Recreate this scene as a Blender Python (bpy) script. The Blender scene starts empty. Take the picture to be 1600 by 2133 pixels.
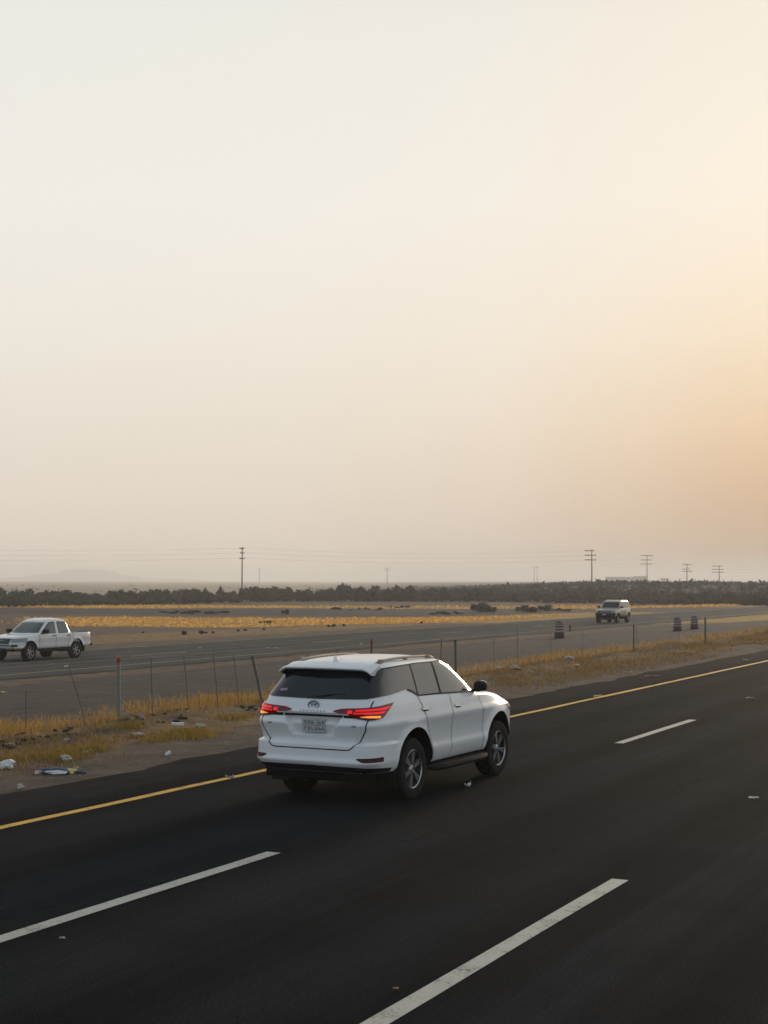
import bpy, bmesh, math, random
import numpy as np
from mathutils import Vector, Matrix

R = math.radians
random.seed(7)
RNG = np.random.default_rng(11)
SC = bpy.context.scene
COL = SC.collection

# ------------------------------------------------------------------ camera
# world: +Y runs along the road, +X to its right; the camera (in a tall vehicle) looks 26 deg left of the road
FPX, PH, PW = 3150.0, 2133.0, 1600.0
CAM_H, TH = 2.786, math.atan(1541 / 3150.0)
HOR, ROLL = 1209.5, -0.0033
cam = bpy.data.cameras.new('camera')
cam.sensor_fit = 'VERTICAL'
cam.sensor_height = 24.0
cam.lens = FPX / PH * 24.0
cam.clip_start, cam.clip_end = 0.1, 30000
cam_ob = bpy.data.objects.new('camera', cam)
COL.objects.link(cam_ob)
PITCH = math.atan((HOR - PH / 2) / FPX)
cam_ob.matrix_world = (Matrix.Translation((0, 0, CAM_H)) @ Matrix.Rotation(TH, 4, 'Z')
                       @ Matrix.Rotation(math.pi / 2 + PITCH, 4, 'X') @ Matrix.Rotation(-ROLL, 4, 'Z'))
SC.camera = cam_ob

# ------------------------------------------------------------------ sky, sun, exposure
SUN_AZ = R(-4.0)      # angle right of +Y
SUN_EL = R(12.0)
world = bpy.data.worlds.new('World')
SC.world = world
world.use_nodes = True
nt = world.node_tree
nt.nodes.clear()
def N(tree, typ, **kw):
    n = tree.nodes.new(typ)
    for k, v in kw.items():
        if k.startswith('i_'):
            key = k[2:]
            n.inputs[int(key) if key.isdigit() else key.replace('_', ' ')].default_value = v
        else:
            setattr(n, k, v)
    return n
def ramp(tree, fac, stops, interp='EASE'):
    n = tree.nodes.new('ShaderNodeValToRGB')
    n.color_ramp.interpolation = interp
    e = n.color_ramp.elements
    while len(e) < len(stops):
        e.new(0.5)
    for el, (p, c) in zip(e, stops):
        el.position = p
        el.color = (c[0], c[1], c[2], 1) if not isinstance(c, (int, float)) else (c, c, c, 1)
    if fac is not None:
        tree.links.new(fac, n.inputs[0])
    return n.outputs[0]
def math_node(tree, op, a, b=None, c=None, clamp=False):
    n = tree.nodes.new('ShaderNodeMath')
    n.operation = op
    n.use_clamp = clamp
    for i, v in enumerate((a, b, c)):
        if v is None:
            continue
        if isinstance(v, (int, float)):
            n.inputs[i].default_value = v
        else:
            tree.links.new(v, n.inputs[i])
    return n.outputs[0]
def mix_rgb(tree, fac, a, b, blend='MIX'):
    n = tree.nodes.new('ShaderNodeMix')
    n.data_type = 'RGBA'
    n.blend_type = blend
    for s, v in ((0, fac), (6, a), (7, b)):
        if isinstance(v, (int, float)):
            n.inputs[s].default_value = v
        elif isinstance(v, tuple):
            n.inputs[s].default_value = (v[0], v[1], v[2], 1)
        else:
            tree.links.new(v, n.inputs[s])
    return n.outputs[2]

sky = N(nt, 'ShaderNodeTexSky', sky_type='NISHITA', sun_disc=False, sun_elevation=SUN_EL,
        sun_rotation=SUN_AZ, air_density=1.0, dust_density=6.0, ozone_density=1.0)
bg_sky = N(nt, 'ShaderNodeBackground', i_Strength=0.05)
nt.links.new(sky.outputs[0], bg_sky.inputs[0])
# airborne dust veil: colour by height above the horizon and by angle from the sun
tc = N(nt, 'ShaderNodeTexCoord')
sep = N(nt, 'ShaderNodeSeparateXYZ')
nt.links.new(tc.outputs['Generated'], sep.inputs[0])
elev = sep.outputs[2]
def lin(*c):
    return tuple(k * ((v / 255 + .055) / 1.055) ** 2.4 for v, k in zip(c, (1.075, 1.088, 1.115)))
veil = ramp(nt, elev, [(0.0, lin(229, 213, 197)), (.03, lin(229, 215, 199)), (.10, lin(232, 223, 208)), (.16, lin(236, 229, 216)), (.243, lin(238, 233, 223)),
                       (.35, lin(233, 230, 221)), (.5, lin(206, 205, 200)), (.75, lin(168, 172, 175)), (1.0, lin(152, 158, 164))], 'LINEAR')
hx = math_node(nt, 'MULTIPLY', sep.outputs[0], math.sin(SUN_AZ))
hy = math_node(nt, 'MULTIPLY', sep.outputs[1], math.cos(SUN_AZ))
hdot = math_node(nt, 'ADD', hx, hy)
hlen = math_node(nt, 'SQRT', math_node(nt, 'SUBTRACT', 1.0001, math_node(nt, 'MULTIPLY', elev, elev)))
caz = math_node(nt, 'DIVIDE', hdot, hlen)                      # cosine of the azimuth from the sun
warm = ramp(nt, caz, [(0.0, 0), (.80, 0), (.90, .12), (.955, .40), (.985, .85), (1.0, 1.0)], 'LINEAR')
sunward_col = ramp(nt, elev, [(0.0, lin(172, 134, 102)), (.03, lin(206, 174, 145)), (.10, lin(230, 204, 176)), (.16, lin(237, 220, 197)), (.243, lin(238, 228, 211)), (.35, lin(235, 226, 210)),
                          (.5, lin(215, 206, 188)), (.75, lin(172, 172, 168)), (1.0, lin(152, 158, 164))], 'LINEAR')  # sunward sky; the low stops also hold the window edge's browning
veil2 = mix_rgb(nt, warm, veil, sunward_col)
# window edge's brown darkening put into the sky colour, low towards the sun
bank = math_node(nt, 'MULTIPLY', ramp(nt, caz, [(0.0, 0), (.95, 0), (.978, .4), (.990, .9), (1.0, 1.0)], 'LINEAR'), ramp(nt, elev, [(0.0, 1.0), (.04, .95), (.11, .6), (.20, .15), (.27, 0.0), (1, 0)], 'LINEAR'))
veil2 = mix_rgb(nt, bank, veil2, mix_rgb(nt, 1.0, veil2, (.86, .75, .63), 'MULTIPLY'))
# the half of the sky away from the sun is cooler and dimmer
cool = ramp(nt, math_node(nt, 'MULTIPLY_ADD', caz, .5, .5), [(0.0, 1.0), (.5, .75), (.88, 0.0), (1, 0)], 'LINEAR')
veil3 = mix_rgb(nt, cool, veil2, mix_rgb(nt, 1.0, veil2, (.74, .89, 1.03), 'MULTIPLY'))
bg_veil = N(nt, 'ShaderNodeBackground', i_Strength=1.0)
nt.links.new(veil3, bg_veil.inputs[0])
add = N(nt, 'ShaderNodeMixShader', i_0=.96)       # the dust hides most of the clear sky behind it
wout = N(nt, 'ShaderNodeOutputWorld')
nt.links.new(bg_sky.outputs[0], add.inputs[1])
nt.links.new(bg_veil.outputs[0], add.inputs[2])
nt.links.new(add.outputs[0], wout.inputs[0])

sun = bpy.data.lights.new('sun', 'SUN')
sun.energy = 1.6
sun.angle = R(9.0)
sun.color = (1.0, .80, .56)
sun_ob = bpy.data.objects.new('sun', sun)
COL.objects.link(sun_ob)
sd = Vector((math.sin(SUN_AZ) * math.cos(SUN_EL), math.cos(SUN_AZ) * math.cos(SUN_EL), math.sin(SUN_EL)))
sun_ob.rotation_euler = sd.to_track_quat('Z', 'Y').to_euler()
sun_ob.location = (0, 0, 30)

SC.view_settings.view_transform = 'Standard'
SC.view_settings.look = 'None'
SC.view_settings.exposure = 0.0
SC.view_settings.gamma = 1.0
SC.view_settings.use_curve_mapping = False
SC.cycles.max_bounces = 6
SC.cycles.volume_bounces = 1
SC.cycles.use_denoising = True
HAZE_DENSITY = 0.00046
HAZE_COLOR = (1.0, .985, .97)

# ------------------------------------------------------------------ helpers
def tag(o, label=None, cat=None, group=None, kind=None):
    if label: o['label'] = label
    if cat: o['category'] = cat
    if group: o['group'] = group
    if kind: o['kind'] = kind
    return o
def mesh_obj(name, verts, faces, mat=None, parent=None, smooth=False, sharp=None):
    me = bpy.data.meshes.new(name)
    me.from_pydata([tuple(map(float, v)) for v in verts], [], [tuple(map(int, f)) for f in faces])
    return link_mesh(name, me, mat, parent, smooth, sharp)
def link_mesh(name, me, mat=None, parent=None, smooth=False, sharp=None):
    if mat: me.materials.append(mat)
    if smooth:
        me.shade_smooth()
        if sharp: me.set_sharp_from_angle(angle=R(sharp))
    o = bpy.data.objects.new(name, me)
    COL.objects.link(o)
    if parent: o.parent = parent
    return o
def empty(name, loc=(0, 0, 0), rz=0.0):
    o = bpy.data.objects.new(name, None)
    o.empty_display_size = .2
    o.location = loc
    o.rotation_euler = (0, 0, rz)
    COL.objects.link(o)
    return o
def copy_tree(o, parent=None):
    c = o.copy()
    COL.objects.link(c)
    if parent: c.parent = parent
    for ch in list(o.children):
        copy_tree(ch, c)
    return c
class MB:
    """collects simple solids into one mesh"""
    def __init__(s): s.v, s.f = [], []
    def add(s, v, f):
        b = len(s.v)
        s.v += [tuple(p) for p in v]
        s.f += [tuple(i + b for i in q) for q in f]
        return s
    def box(s, c, d, rot=None, taper=1.0):
        M = rot or Matrix.Identity(3)
        pts = []
        for z in (-1, 1):
            t = taper if z > 0 else 1
            for x, y in ((-1, -1), (1, -1), (1, 1), (-1, 1)):
                pts.append(Vector(c) + M @ Vector((x * d[0] / 2 * t, y * d[1] / 2 * t, z * d[2] / 2)))
        return s.add(pts, [(3, 2, 1, 0), (4, 5, 6, 7), (0, 1, 5, 4), (1, 2, 6, 5), (2, 3, 7, 6), (3, 0, 4, 7)])
    def tube(s, pts, rad, n=8):
        pts = [Vector(p) for p in pts]
        rads = rad if isinstance(rad, (list, tuple)) else [rad] * len(pts)
        ring = []
        for i, p in enumerate(pts):
            d = (pts[min(i + 1, len(pts) - 1)] - pts[max(i - 1, 0)]).normalized()
            a = Vector((0, 0, 1)) if abs(d.z) < .9 else Vector((1, 0, 0))
            u = d.cross(a).normalized(); w = d.cross(u)
            ring += [p + (u * math.cos(2 * math.pi * k / n) + w * math.sin(2 * math.pi * k / n)) * rads[i] for k in range(n)]
        f = []
        for i in range(len(pts) - 1):
            for k in range(n):
                f.append((i * n + k, i * n + (k + 1) % n, (i + 1) * n + (k + 1) % n, (i + 1) * n + k))
        f.append(tuple(range(n - 1, -1, -1))); f.append(tuple(range((len(pts) - 1) * n, len(pts) * n)))
        return s.add(ring, f)
    def lathe(s, prof, n=32, axis='y', close=False):
        v = []
        for a, r in prof:
            for k in range(n):
                t = 2 * math.pi * k / n
                v.append((r * math.cos(t), a, r * math.sin(t)) if axis == 'y' else (r * math.cos(t), r * math.sin(t), a))
        f = []
        m = len(prof)
        for i in range(m if close else m - 1):
            j = (i + 1) % m
            for k in range(n):
                q = (i * n + k, i * n + (k + 1) % n, j * n + (k + 1) % n, j * n + k)
                f.append(q if axis == 'y' else q)
        if not close:
            f.append(tuple(range(n - 1, -1, -1))); f.append(tuple(range((m - 1) * n, m * n)))
        return s.add(v, f)
    def build(s, name, mat, parent=None, smooth=False, sharp=40):
        o = mesh_obj(name, s.v, s.f, None, parent)
        bm = bmesh.new(); bm.from_mesh(o.data)
        bmesh.ops.recalc_face_normals(bm, faces=bm.faces)
        bm.to_mesh(o.data); bm.free()
        if mat: o.data.materials.append(mat)
        if smooth:
            o.data.shade_smooth(); o.data.set_sharp_from_angle(angle=R(sharp))
        return o
def ss(a, b, x):
    t = np.clip((np.asarray(x, float) - a) / (b - a), 0, 1)
    return t * t * (3 - 2 * t)
PERM = RNG.random((256, 256))
def vnoise(x, y):
    x = np.asarray(x, float); y = np.asarray(y, float)
    xi, yi = np.floor(x).astype(int), np.floor(y).astype(int)
    fx, fy = x - xi, y - yi
    fx, fy = fx * fx * (3 - 2 * fx), fy * fy * (3 - 2 * fy)
    g = lambda a, b: PERM[a & 255, b & 255]
    return (g(xi, yi) * (1 - fx) + g(xi + 1, yi) * fx) * (1 - fy) + (g(xi, yi + 1) * (1 - fx) + g(xi + 1, yi + 1) * fx) * fy
def fbm(x, y, o=4):
    s, a, t = 0, 1, 0
    for k in range(o):
        s = s + a * vnoise(np.asarray(x) * 2 ** k + 17 * k, np.asarray(y) * 2 ** k + 31 * k); t += a; a *= .5
    return s / t

# camera-ground coordinates <-> world
CT, ST = math.cos(TH), math.sin(TH)
def cam2w(xc, yc): return xc * CT - yc * ST, xc * ST + yc * CT
def w2cam(X, Y): return X * CT + Y * ST, -X * ST + Y * CT

# ------------------------------------------------------------------ terrain
def ground_z(X, Y):
    X = np.asarray(X, float); Y = np.asarray(Y, float)
    d = -X
    xc, yc = w2cam(X, Y)
    r = np.hypot(X, Y)
    z = np.zeros_like(d) - .03
    dirt = ss(13.6, 15.2, d)
    z = z + dirt * (.03 + .10 * (fbm(X * .35, Y * .22, 3) - .5) + .05 * (fbm(X * 1.6, Y * 1.3, 2) - .5)) * (1 - ss(31, 33, d))
    ridge = np.exp(-((d - 17.0 - .7 * np.sin(Y * .11) - .5 * (vnoise(Y * .2, 3) - .5)) / .62) ** 2)
    z = z + ridge * (.03 + .16 * ss(.35, .75, fbm(Y * .16 + 3.3, Y * 0 + 9, 3)))
    z = z - .62 * ss(18.6, 33.0, d)
    z = z - .35 * ss(50, 66, d)
    z = z + ss(60, 120, r) * ss(52, 60, d) * .5 * (fbm(X * .03, Y * .03, 3) - .5)
    # low scrubby rise to the right, beyond the scrub belt
    az = xc / np.maximum(yc, 1.0)
    rise = ss(.0, .15, az) * ss(288, 385, yc) * (1 - .55 * ss(560, 1000, yc))
    z = z + rise * (2.75 + .6 * (fbm(az * 26, yc * .004, 3) - .5))
    rise2 = ss(-.05, .1, az) * ss(900, 1800, yc)
    z = z + rise2 * 1.5
    z = z - .4 * (1 - dirt) * ss(9.0, 14.0, X)         # verge on the far right of our own road
    return z
def gz(x, y): return float(ground_z(np.array([x]), np.array([y]))[0])
def pix_ray(x, y):
    c = PH / 2
    cr, sr = math.cos(-ROLL), math.sin(-ROLL)
    u, v = x - PW / 2, y - c
    u, v = u * cr - v * sr, u * sr + v * cr
    Xc, Yc, Z = u, FPX * math.cos(PITCH) + v * math.sin(PITCH), FPX * math.sin(PITCH) - v * math.cos(PITCH)
    wx, wy = cam2w(Xc, Yc)
    return np.array([wx, wy, Z]) / FPX
def at_ground(x, y):
    """where a line of sight meets the terrain"""
    d = pix_ray(x, y)
    ts = np.concatenate([np.arange(6, 60, .1), np.arange(60, 400, .5)])
    X, Y, Z = d[0] * ts, d[1] * ts, CAM_H + d[2] * ts
    hit = np.nonzero(Z < ground_z(X, Y))[0]
    t = ts[hit[0]] if len(hit) else ts[-1]
    lo, hi = t - .6, t
    for _ in range(14):
        m = (lo + hi) / 2
        if CAM_H + d[2] * m < gz(d[0] * m, d[1] * m): hi = m
        else: lo = m
    return Vector((d[0] * hi, d[1] * hi, gz(d[0] * hi, d[1] * hi)))
def at_lateral(x, dl):
    """ground point in pixel column x at lateral distance dl left of the camera"""
    d = pix_ray(x, 1400)
    t = -dl / d[0]
    return Vector((d[0] * t, d[1] * t, gz(d[0] * t, d[1] * t)))

# ------------------------------------------------------------------ materials
def new_mat(name):
    m = bpy.data.materials.new(name)
    m.use_nodes = True
    return m, m.node_tree, m.node_tree.nodes['Principled BSDF']
def noise(tree, scale, detail=4, rough=.6, vec=None, dim='3D'):
    n = N(tree, 'ShaderNodeTexNoise', i_Scale=scale, i_Detail=detail, i_Roughness=rough)
    if vec is not None: tree.links.new(vec, n.inputs['Vector'])
    return n.outputs['Fac']
def objco(tree, scale=(1, 1, 1)):
    t = N(tree, 'ShaderNodeTexCoord')
    mp = N(tree, 'ShaderNodeMapping')
    mp.inputs['Scale'].default_value = scale
    tree.links.new(t.outputs['Object'], mp.inputs[0])
    return mp.outputs[0]
def bump(tree, b, height, strength=.3, dist=.02):
    n = N(tree, 'ShaderNodeBump', i_Strength=strength, i_Distance=dist)
    tree.links.new(height, n.inputs['Height'])
    tree.links.new(n.outputs[0], b.inputs['Normal'])
def simple(name, col, rough=.6, metal=0.0, spec=.5, var=.12, scale=8.0, coat=0.0, emit=None, estr=0.0, alpha=None):
    m, t, b = new_mat(name)
    f = noise(t, scale, 3, .6, objco(t))
    lo = tuple(c * (1 - var) for c in col); hi = tuple(min(1, c * (1 + var)) for c in col)
    t.links.new(mix_rgb(t, f, lo, hi), b.inputs['Base Color'])
    b.inputs['Roughness'].default_value = rough
    b.inputs['Metallic'].default_value = metal
    b.inputs['Specular IOR Level'].default_value = spec
    b.inputs['Coat Weight'].default_value = coat
    b.inputs['Coat Roughness'].default_value = .06
    if emit:
        b.inputs['Emission Color'].default_value = (*emit, 1)
        b.inputs['Emission Strength'].default_value = estr
    return m

def asphalt(name, col, track=.16, dust_x=None):
    m, t, b = new_mat(name)
    co = objco(t)
    fine = noise(t, 55, 3, .75, co)
    mid = noise(t, .55, 6, .66, co)
    patch = noise(t, 1.0, 4, .6, objco(t, (.35, .06, 1)))
    streak = noise(t, 1.0, 5, .65, objco(t, (2.2, .03, 1)))
    streak2 = noise(t, 1.0, 4, .65, objco(t, (9.0, .10, 1)))
    f = math_node(t, 'ADD', math_node(t, 'MULTIPLY', streak, .42), math_node(t, 'ADD', math_node(t, 'MULTIPLY', mid, .30), math_node(t, 'MULTIPLY', streak2, .28)))
    c1 = ramp(t, f, [(.34, tuple(x * .58 for x in col)), (.5, col), (.68, tuple(x * 1.65 for x in col))], 'LINEAR')
    c2 = ramp(t, fine, [(.30, (.35, .35, .35)), (.5, (.9, .9, .9)), (.64, (1.7, 1.7, 1.66)), (.76, (3.3, 3.25, 3.1))], 'LINEAR')
    c = mix_rgb(t, 1.0, c1, c2, 'MULTIPLY')
    # tyre tracks polished paler along every lane
    sp = N(t, 'ShaderNodeSeparateXYZ'); t.links.new(co, sp.inputs[0])
    wv = math_node(t, 'COSINE', math_node(t, 'MULTIPLY', math_node(t, 'ADD', sp.outputs[0], 8.74), 2 * math.pi / 1.775))
    wv = math_node(t, 'MULTIPLY', wv, math_node(t, 'MULTIPLY', patch, 2 * track))
    wv = math_node(t, 'ADD', wv, 1.0)
    cc = N(t, 'ShaderNodeCombineXYZ')
    for k in range(3): t.links.new(wv, cc.inputs[k])
    c = mix_rgb(t, 1.0, c, cc.outputs[0], 'MULTIPLY')
    # sealed cracks and seams
    vor = N(t, 'ShaderNodeTexVoronoi', feature='DISTANCE_TO_EDGE', i_Scale=.16)
    wob = N(t, 'ShaderNodeVectorMath', operation='ADD'); nz = N(t, 'ShaderNodeTexNoise', i_Scale=.9, i_Detail=4)
    t.links.new(co, nz.inputs['Vector'])
    sc = N(t, 'ShaderNodeVectorMath', operation='SCALE'); sc.inputs['Scale'].default_value = 1.6
    t.links.new(nz.outputs['Color'], sc.inputs[0]); t.links.new(objco(t, (1, .35, 1)), wob.inputs[0]); t.links.new(sc.outputs[0], wob.inputs[1])
    t.links.new(wob.outputs[0], vor.inputs['Vector'])
    crack = ramp(t, vor.outputs['Distance'], [(0.0, .65), (.006, .5), (.011, 0), (1, 0)], 'LINEAR')
    crack = math_node(t, 'MULTIPLY', crack, ramp(t, mid, [(.45, 0), (.6, 1)], 'LINEAR'))
    c = mix_rgb(t, crack, c, tuple(x * .35 for x in col))
    if dust_x is not None:      # soil blown over the outer shoulder
        d = ramp(t, math_node(t, 'ADD', math_node(t, 'MULTIPLY', math_node(t, 'SUBTRACT', dust_x, sp.outputs[0]), .55), math_node(t, 'MULTIPLY', math_node(t, 'SUBTRACT', mid, .5), 1.3)), [(.0, 0), (.5, .16), (1.0, .6)], 'LINEAR')
        c = mix_rgb(t, d, c, (.085, .066, .050))
    t.links.new(c, b.inputs['Base Color'])
    b.inputs['Roughness'].default_value = .92
    b.inputs['Specular IOR Level'].default_value = .010
    bump(t, b, fine, .5, .01)
    return m
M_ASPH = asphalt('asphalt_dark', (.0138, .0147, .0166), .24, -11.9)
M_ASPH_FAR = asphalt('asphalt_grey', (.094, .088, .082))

def paint_line(name, col, wear=.62):
    m, t, b = new_mat(name)
    co = objco(t)
    f = math_node(t, 'ADD', math_node(t, 'MULTIPLY', noise(t, 30, 5, .75, co), .6), math_node(t, 'MULTIPLY', noise(t, 3, 4, .6, co), .4))
    t.links.new(ramp(t, f, [(.36, tuple(c * .12 for c in col)), (.415, tuple(c * .5 for c in col)), (.47, tuple(c * .9 for c in col)), (wear, col), (.8, tuple(c * 1.1 for c in col))], 'LINEAR'), b.inputs['Base Color'])
    b.inputs['Roughness'].default_value = .7
    b.inputs['Specular IOR Level'].default_value = .25
    return m
M_YEL = paint_line('road_paint_yellow', (.72, .40, .05))
M_WHT = paint_line('road_paint_white', (.45, .435, .38))
M_YEL_OLD = paint_line('road_paint_faded_yellow', (.36, .27, .11))

def ground_mat():
    m, t, b = new_mat('desert_soil')
    at = N(t, 'ShaderNodeAttribute', attribute_name='cover')
    at2 = N(t, 'ShaderNodeAttribute', attribute_name='tone')
    co = objco(t)
    n1 = noise(t, 1.3, 7, .68, co)
    n2 = noise(t, 14, 5, .7, co)
    n3 = noise(t, .12, 5, .65, co)
    soil = ramp(t, n1, [(.25, (.058, .040, .029)), (.45, (.110, .076, .053)), (.6, (.156, .107, .075)), (.78, (.21, .152, .107))], 'LINEAR')
    dark = ramp(t, n1, [(.25, (.032, .029, .026)), (.5, (.055, .049, .043)), (.75, (.085, .076, .066))], 'LINEAR')
    gold = ramp(t, math_node(t, 'ADD', math_node(t, 'MULTIPLY', n1, .5), math_node(t, 'MULTIPLY', n2, .5)),
                [(.3, (.17, .095, .03)), (.5, (.36, .205, .06)), (.7, (.50, .31, .10))], 'LINEAR')
    tone = math_node(t, 'ADD', at2.outputs['Fac'], math_node(t, 'MULTIPLY', math_node(t, 'SUBTRACT', n3, .5), .8), clamp=True)
    c = mix_rgb(t, tone, soil, dark)
    cov = math_node(t, 'ADD', at.outputs['Fac'], math_node(t, 'MULTIPLY', math_node(t, 'SUBTRACT', n1, .5), 1.1), clamp=True)
    cov = math_node(t, 'MULTIPLY', cov, ramp(t, at.outputs['Fac'], [(0.0, 0), (.12, 1), (1, 1)], 'LINEAR'))
    c = mix_rgb(t, cov, c, gold)
    c = mix_rgb(t, 1.0, c, ramp(t, n2, [(.3, (.6, .6, .6)), (.5, (1, 1, 1)), (.75, (1.35, 1.35, 1.35))], 'LINEAR'), 'MULTIPLY')
    # pale silt of the distant plain
    at3 = N(t, 'ShaderNodeAttribute', attribute_name='pale')
    c = mix_rgb(t, at3.outputs['Fac'], c, ramp(t, n3, [(.3, (.26, .20, .14)), (.7, (.40, .32, .22))], 'LINEAR'))
    t.links.new(c, b.inputs['Base Color'])
    b.inputs['Roughness'].default_value = .95
    b.inputs['Specular IOR Level'].default_value = .1
    h = math_node(t, 'ADD', math_node(t, 'MULTIPLY', n2, .4), n1)
    bump(t, b, h, .55, .06)
    return m
M_SOIL = ground_mat()
M_PAINT = simple('white_car_paint', (.71, .72, .74), .36, 0, .45, .04, 2, .5)
M_PAINT_OLD = simple('dusty_white_car_paint', (.66, .655, .64), .38, 0, .5, .05, 3, .6)
M_PAINT_BEIGE = simple('pale_beige_car_paint', (.30, .26, .21), .3, 0, .5, .05, 3, .8)
M_GLASS = simple('tinted_window_glass', (.020, .019, .017), .05, 0, 1.0, .05, 3)
M_GLASS_BACK = simple('dark_tinted_rear_glass', (.008, .010, .014), .06, 0, .5, .05, 3)
M_SCREEN = simple('clear_windscreen_glass', (.045, .065, .062), .05, 0, .7, .25, 2)
M_BLACK = simple('black_plastic', (.009, .009, .009), .7, 0, .2, .2, 10)
M_UNDER = simple('underbody_black', (.006, .006, .006), .9, 0, .1, .2, 10)
M_RUBBER = simple('tyre_rubber', (.014, .013, .013), .85, 0, .2, .25, 12)
M_CHROME = simple('chrome_trim', (.62, .64, .67), .35, .6, .5, .03, 5)
M_RIM = simple('alloy_rim_silver', (.42, .42, .43), .32, .85, .5, .06, 9)
M_RIM_DARK = simple('alloy_rim_dark_pocket', (.02, .02, .02), .6, .2, .4, .2, 9)
M_RAIL = simple('roof_rail_silver', (.36, .29, .25), .4, .7, .5, .05, 9)
M_SEAM = simple('panel_gap_black', (.010, .010, .010), .9, 0, .1, .1, 9)
M_RED_LENS = simple('red_lamp_lens', (.07, .003, .006), .15, 0, .5, .1, 8, 0, (.9, .01, .01), .03)
M_RED_LIT = simple('lit_brake_lamp', (.3, .004, .008), .3, 0, .4, .05, 8, 0, (1.0, .004, .012), .68)
M_ORANGE_LIT = simple('lit_indicator_lamp', (.7, .25, .02), .3, 0, .5, .05, 8, 0, (1.0, .24, .012), 1.15)
M_RED_DULL = simple('red_reflector', (.05, .006, .006), .4, 0, .15, .1, 8)
M_PLATE = simple('number_plate_white', (.42, .42, .44), .5, 0, .4, .05, 20)
M_PLATE_INK = simple('number_plate_ink', (.11, .11, .13), .6, 0, .3, .05, 20)
M_EMBLEM = simple('emblem_satin_chrome', (.20, .26, .30), .3, .8, .5, .05, 9)
M_STICKER = simple('pink_sticker', (.32, .20, .26), .6, 0, .3, .25, 60)
M_LAMP = simple('headlamp_glass', (.16, .20, .26), .1, .2, .7, .3, 14)
M_GRILLE = simple('black_grille', (.013, .015, .018), .4, 0, .5, .2, 10)
M_POST = simple('weathered_post_steel', (.10, .095, .085), .7, .3, .4, .3, 14)
M_POST_PALE = simple('pale_marker_post', (.16, .165, .155), .6, 0, .4, .2, 14)
M_REFL_RED = simple('red_reflective_band', (.20, .025, .018), .5, 0, .5, .1, 14)
M_REFL_YEL = simple('yellow_reflective_band', (.36, .23, .05), .5, 0, .5, .1, 14)
M_WIRE = simple('rusty_fence_wire', (.12, .10, .085), .7, .4, .4, .2, 14)
M_DRUM = simple('drum_dark_red_plastic', (.055, .026, .023), .6, 0, .4, .2, 14)
M_DRUM_WHITE = simple('drum_dusty_white_band', (.26, .22, .20), .6, 0, .4, .15, 14)
M_DRUM_BASE = simple('drum_black_base', (.02, .02, .022), .8, 0, .3, .2, 14)
M_GREEN = simple('green_post_plastic', (.03, .075, .03), .7, 0, .3, .2, 14)
M_WOOD = simple('power_pole_timber', (.03, .022, .018), .85, 0, .2, .25, 3)
M_CABLE = simple('power_cable', (.09, .085, .08), .7, 0, .3, .1, 3)
M_BAG = simple('white_plastic_bag', (.62, .62, .61), .45, 0, .5, .12, 9)
M_PAPER = simple('dirty_white_paper', (.40, .37, .31), .8, 0, .2, .25, 12)
M_CARTON = simple('tan_cardboard', (.36, .25, .15), .8, 0, .2, .25, 12)
M_CLOTH = simple('blue_grey_cloth', (.07, .08, .12), .85, 0, .2, .35, 9)
M_YELTRASH = simple('yellow_plastic', (.55, .45, .14), .5, 0, .4, .2, 9)
M_STONE = simple('pale_stone', (.26, .20, .14), .9, 0, .2, .3, 8)
M_CLOD = simple('dark_earth_clod', (.045, .036, .030), .95, 0, .1, .35, 8)
M_BUILDING = simple('pale_rendered_wall', (.34, .25, .20), .9, 0, .2, .1, 1)
M_ROOF = simple('metal_roof_sheet', (.30, .20, .17), .7, 0, .3, .1, 1)
M_DARKOPEN = simple('dark_opening', (.05, .04, .04), .8, 0, .3, .1, 1)
M_HILL = simple('bare_rock_hill', (.13, .11, .09), .95, 0, .1, .3, .01)

def leafmat(name, lo, hi, trans=.35):
    m, t, b = new_mat(name)
    g = N(t, 'ShaderNodeNewGeometry')
    c = ramp(t, g.outputs['Random Per Island'], [(0.0, lo), (1.0, hi)], 'LINEAR')
    t.links.new(c, b.inputs['Base Color'])
    b.inputs['Roughness'].default_value = .8
    b.inputs['Specular IOR Level'].default_value = .15
    tr = N(t, 'ShaderNodeBsdfTranslucent')
    t.links.new(c, tr.inputs[0])
    mx = N(t, 'ShaderNodeMixShader', i_0=trans)
    t.links.new(b.outputs[0], mx.inputs[1]); t.links.new(tr.outputs[0], mx.inputs[2])
    t.links.new(mx.outputs[0], t.nodes['Material Output'].inputs[0])
    return m
M_GOLD = leafmat('dry_golden_grass', (.24, .13, .04), (.58, .36, .12), .45)
M_GOLD_LOW = leafmat('low_brown_gold_grass', (.12, .075, .032), (.40, .24, .075), .4)
M_GOLD_FAR = leafmat('dry_orange_grass', (.56, .30, .075), (.95, .58, .19), .4)
M_YGREEN = leafmat('yellow_green_grass', (.18, .12, .025), (.40, .27, .06), .4)
M_SCRUB = leafmat('dark_scrub_foliage', (.030, .030, .024), (.085, .072, .055), .2)
M_SCRUB2 = leafmat('green_scrub_foliage', (.032, .042, .022), (.085, .088, .042), .2)
M_SCRUB3 = leafmat('brown_scrub_foliage', (.045, .034, .028), (.11, .082, .062), .2)
M_RISE = simple('low_brown_scrub', (.040, .032, .026), .95, 0, .05, .25, .02)
M_TWIG = simple('scrub_branch', (.05, .038, .03), .9, 0, .1, .2, 8)

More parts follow.
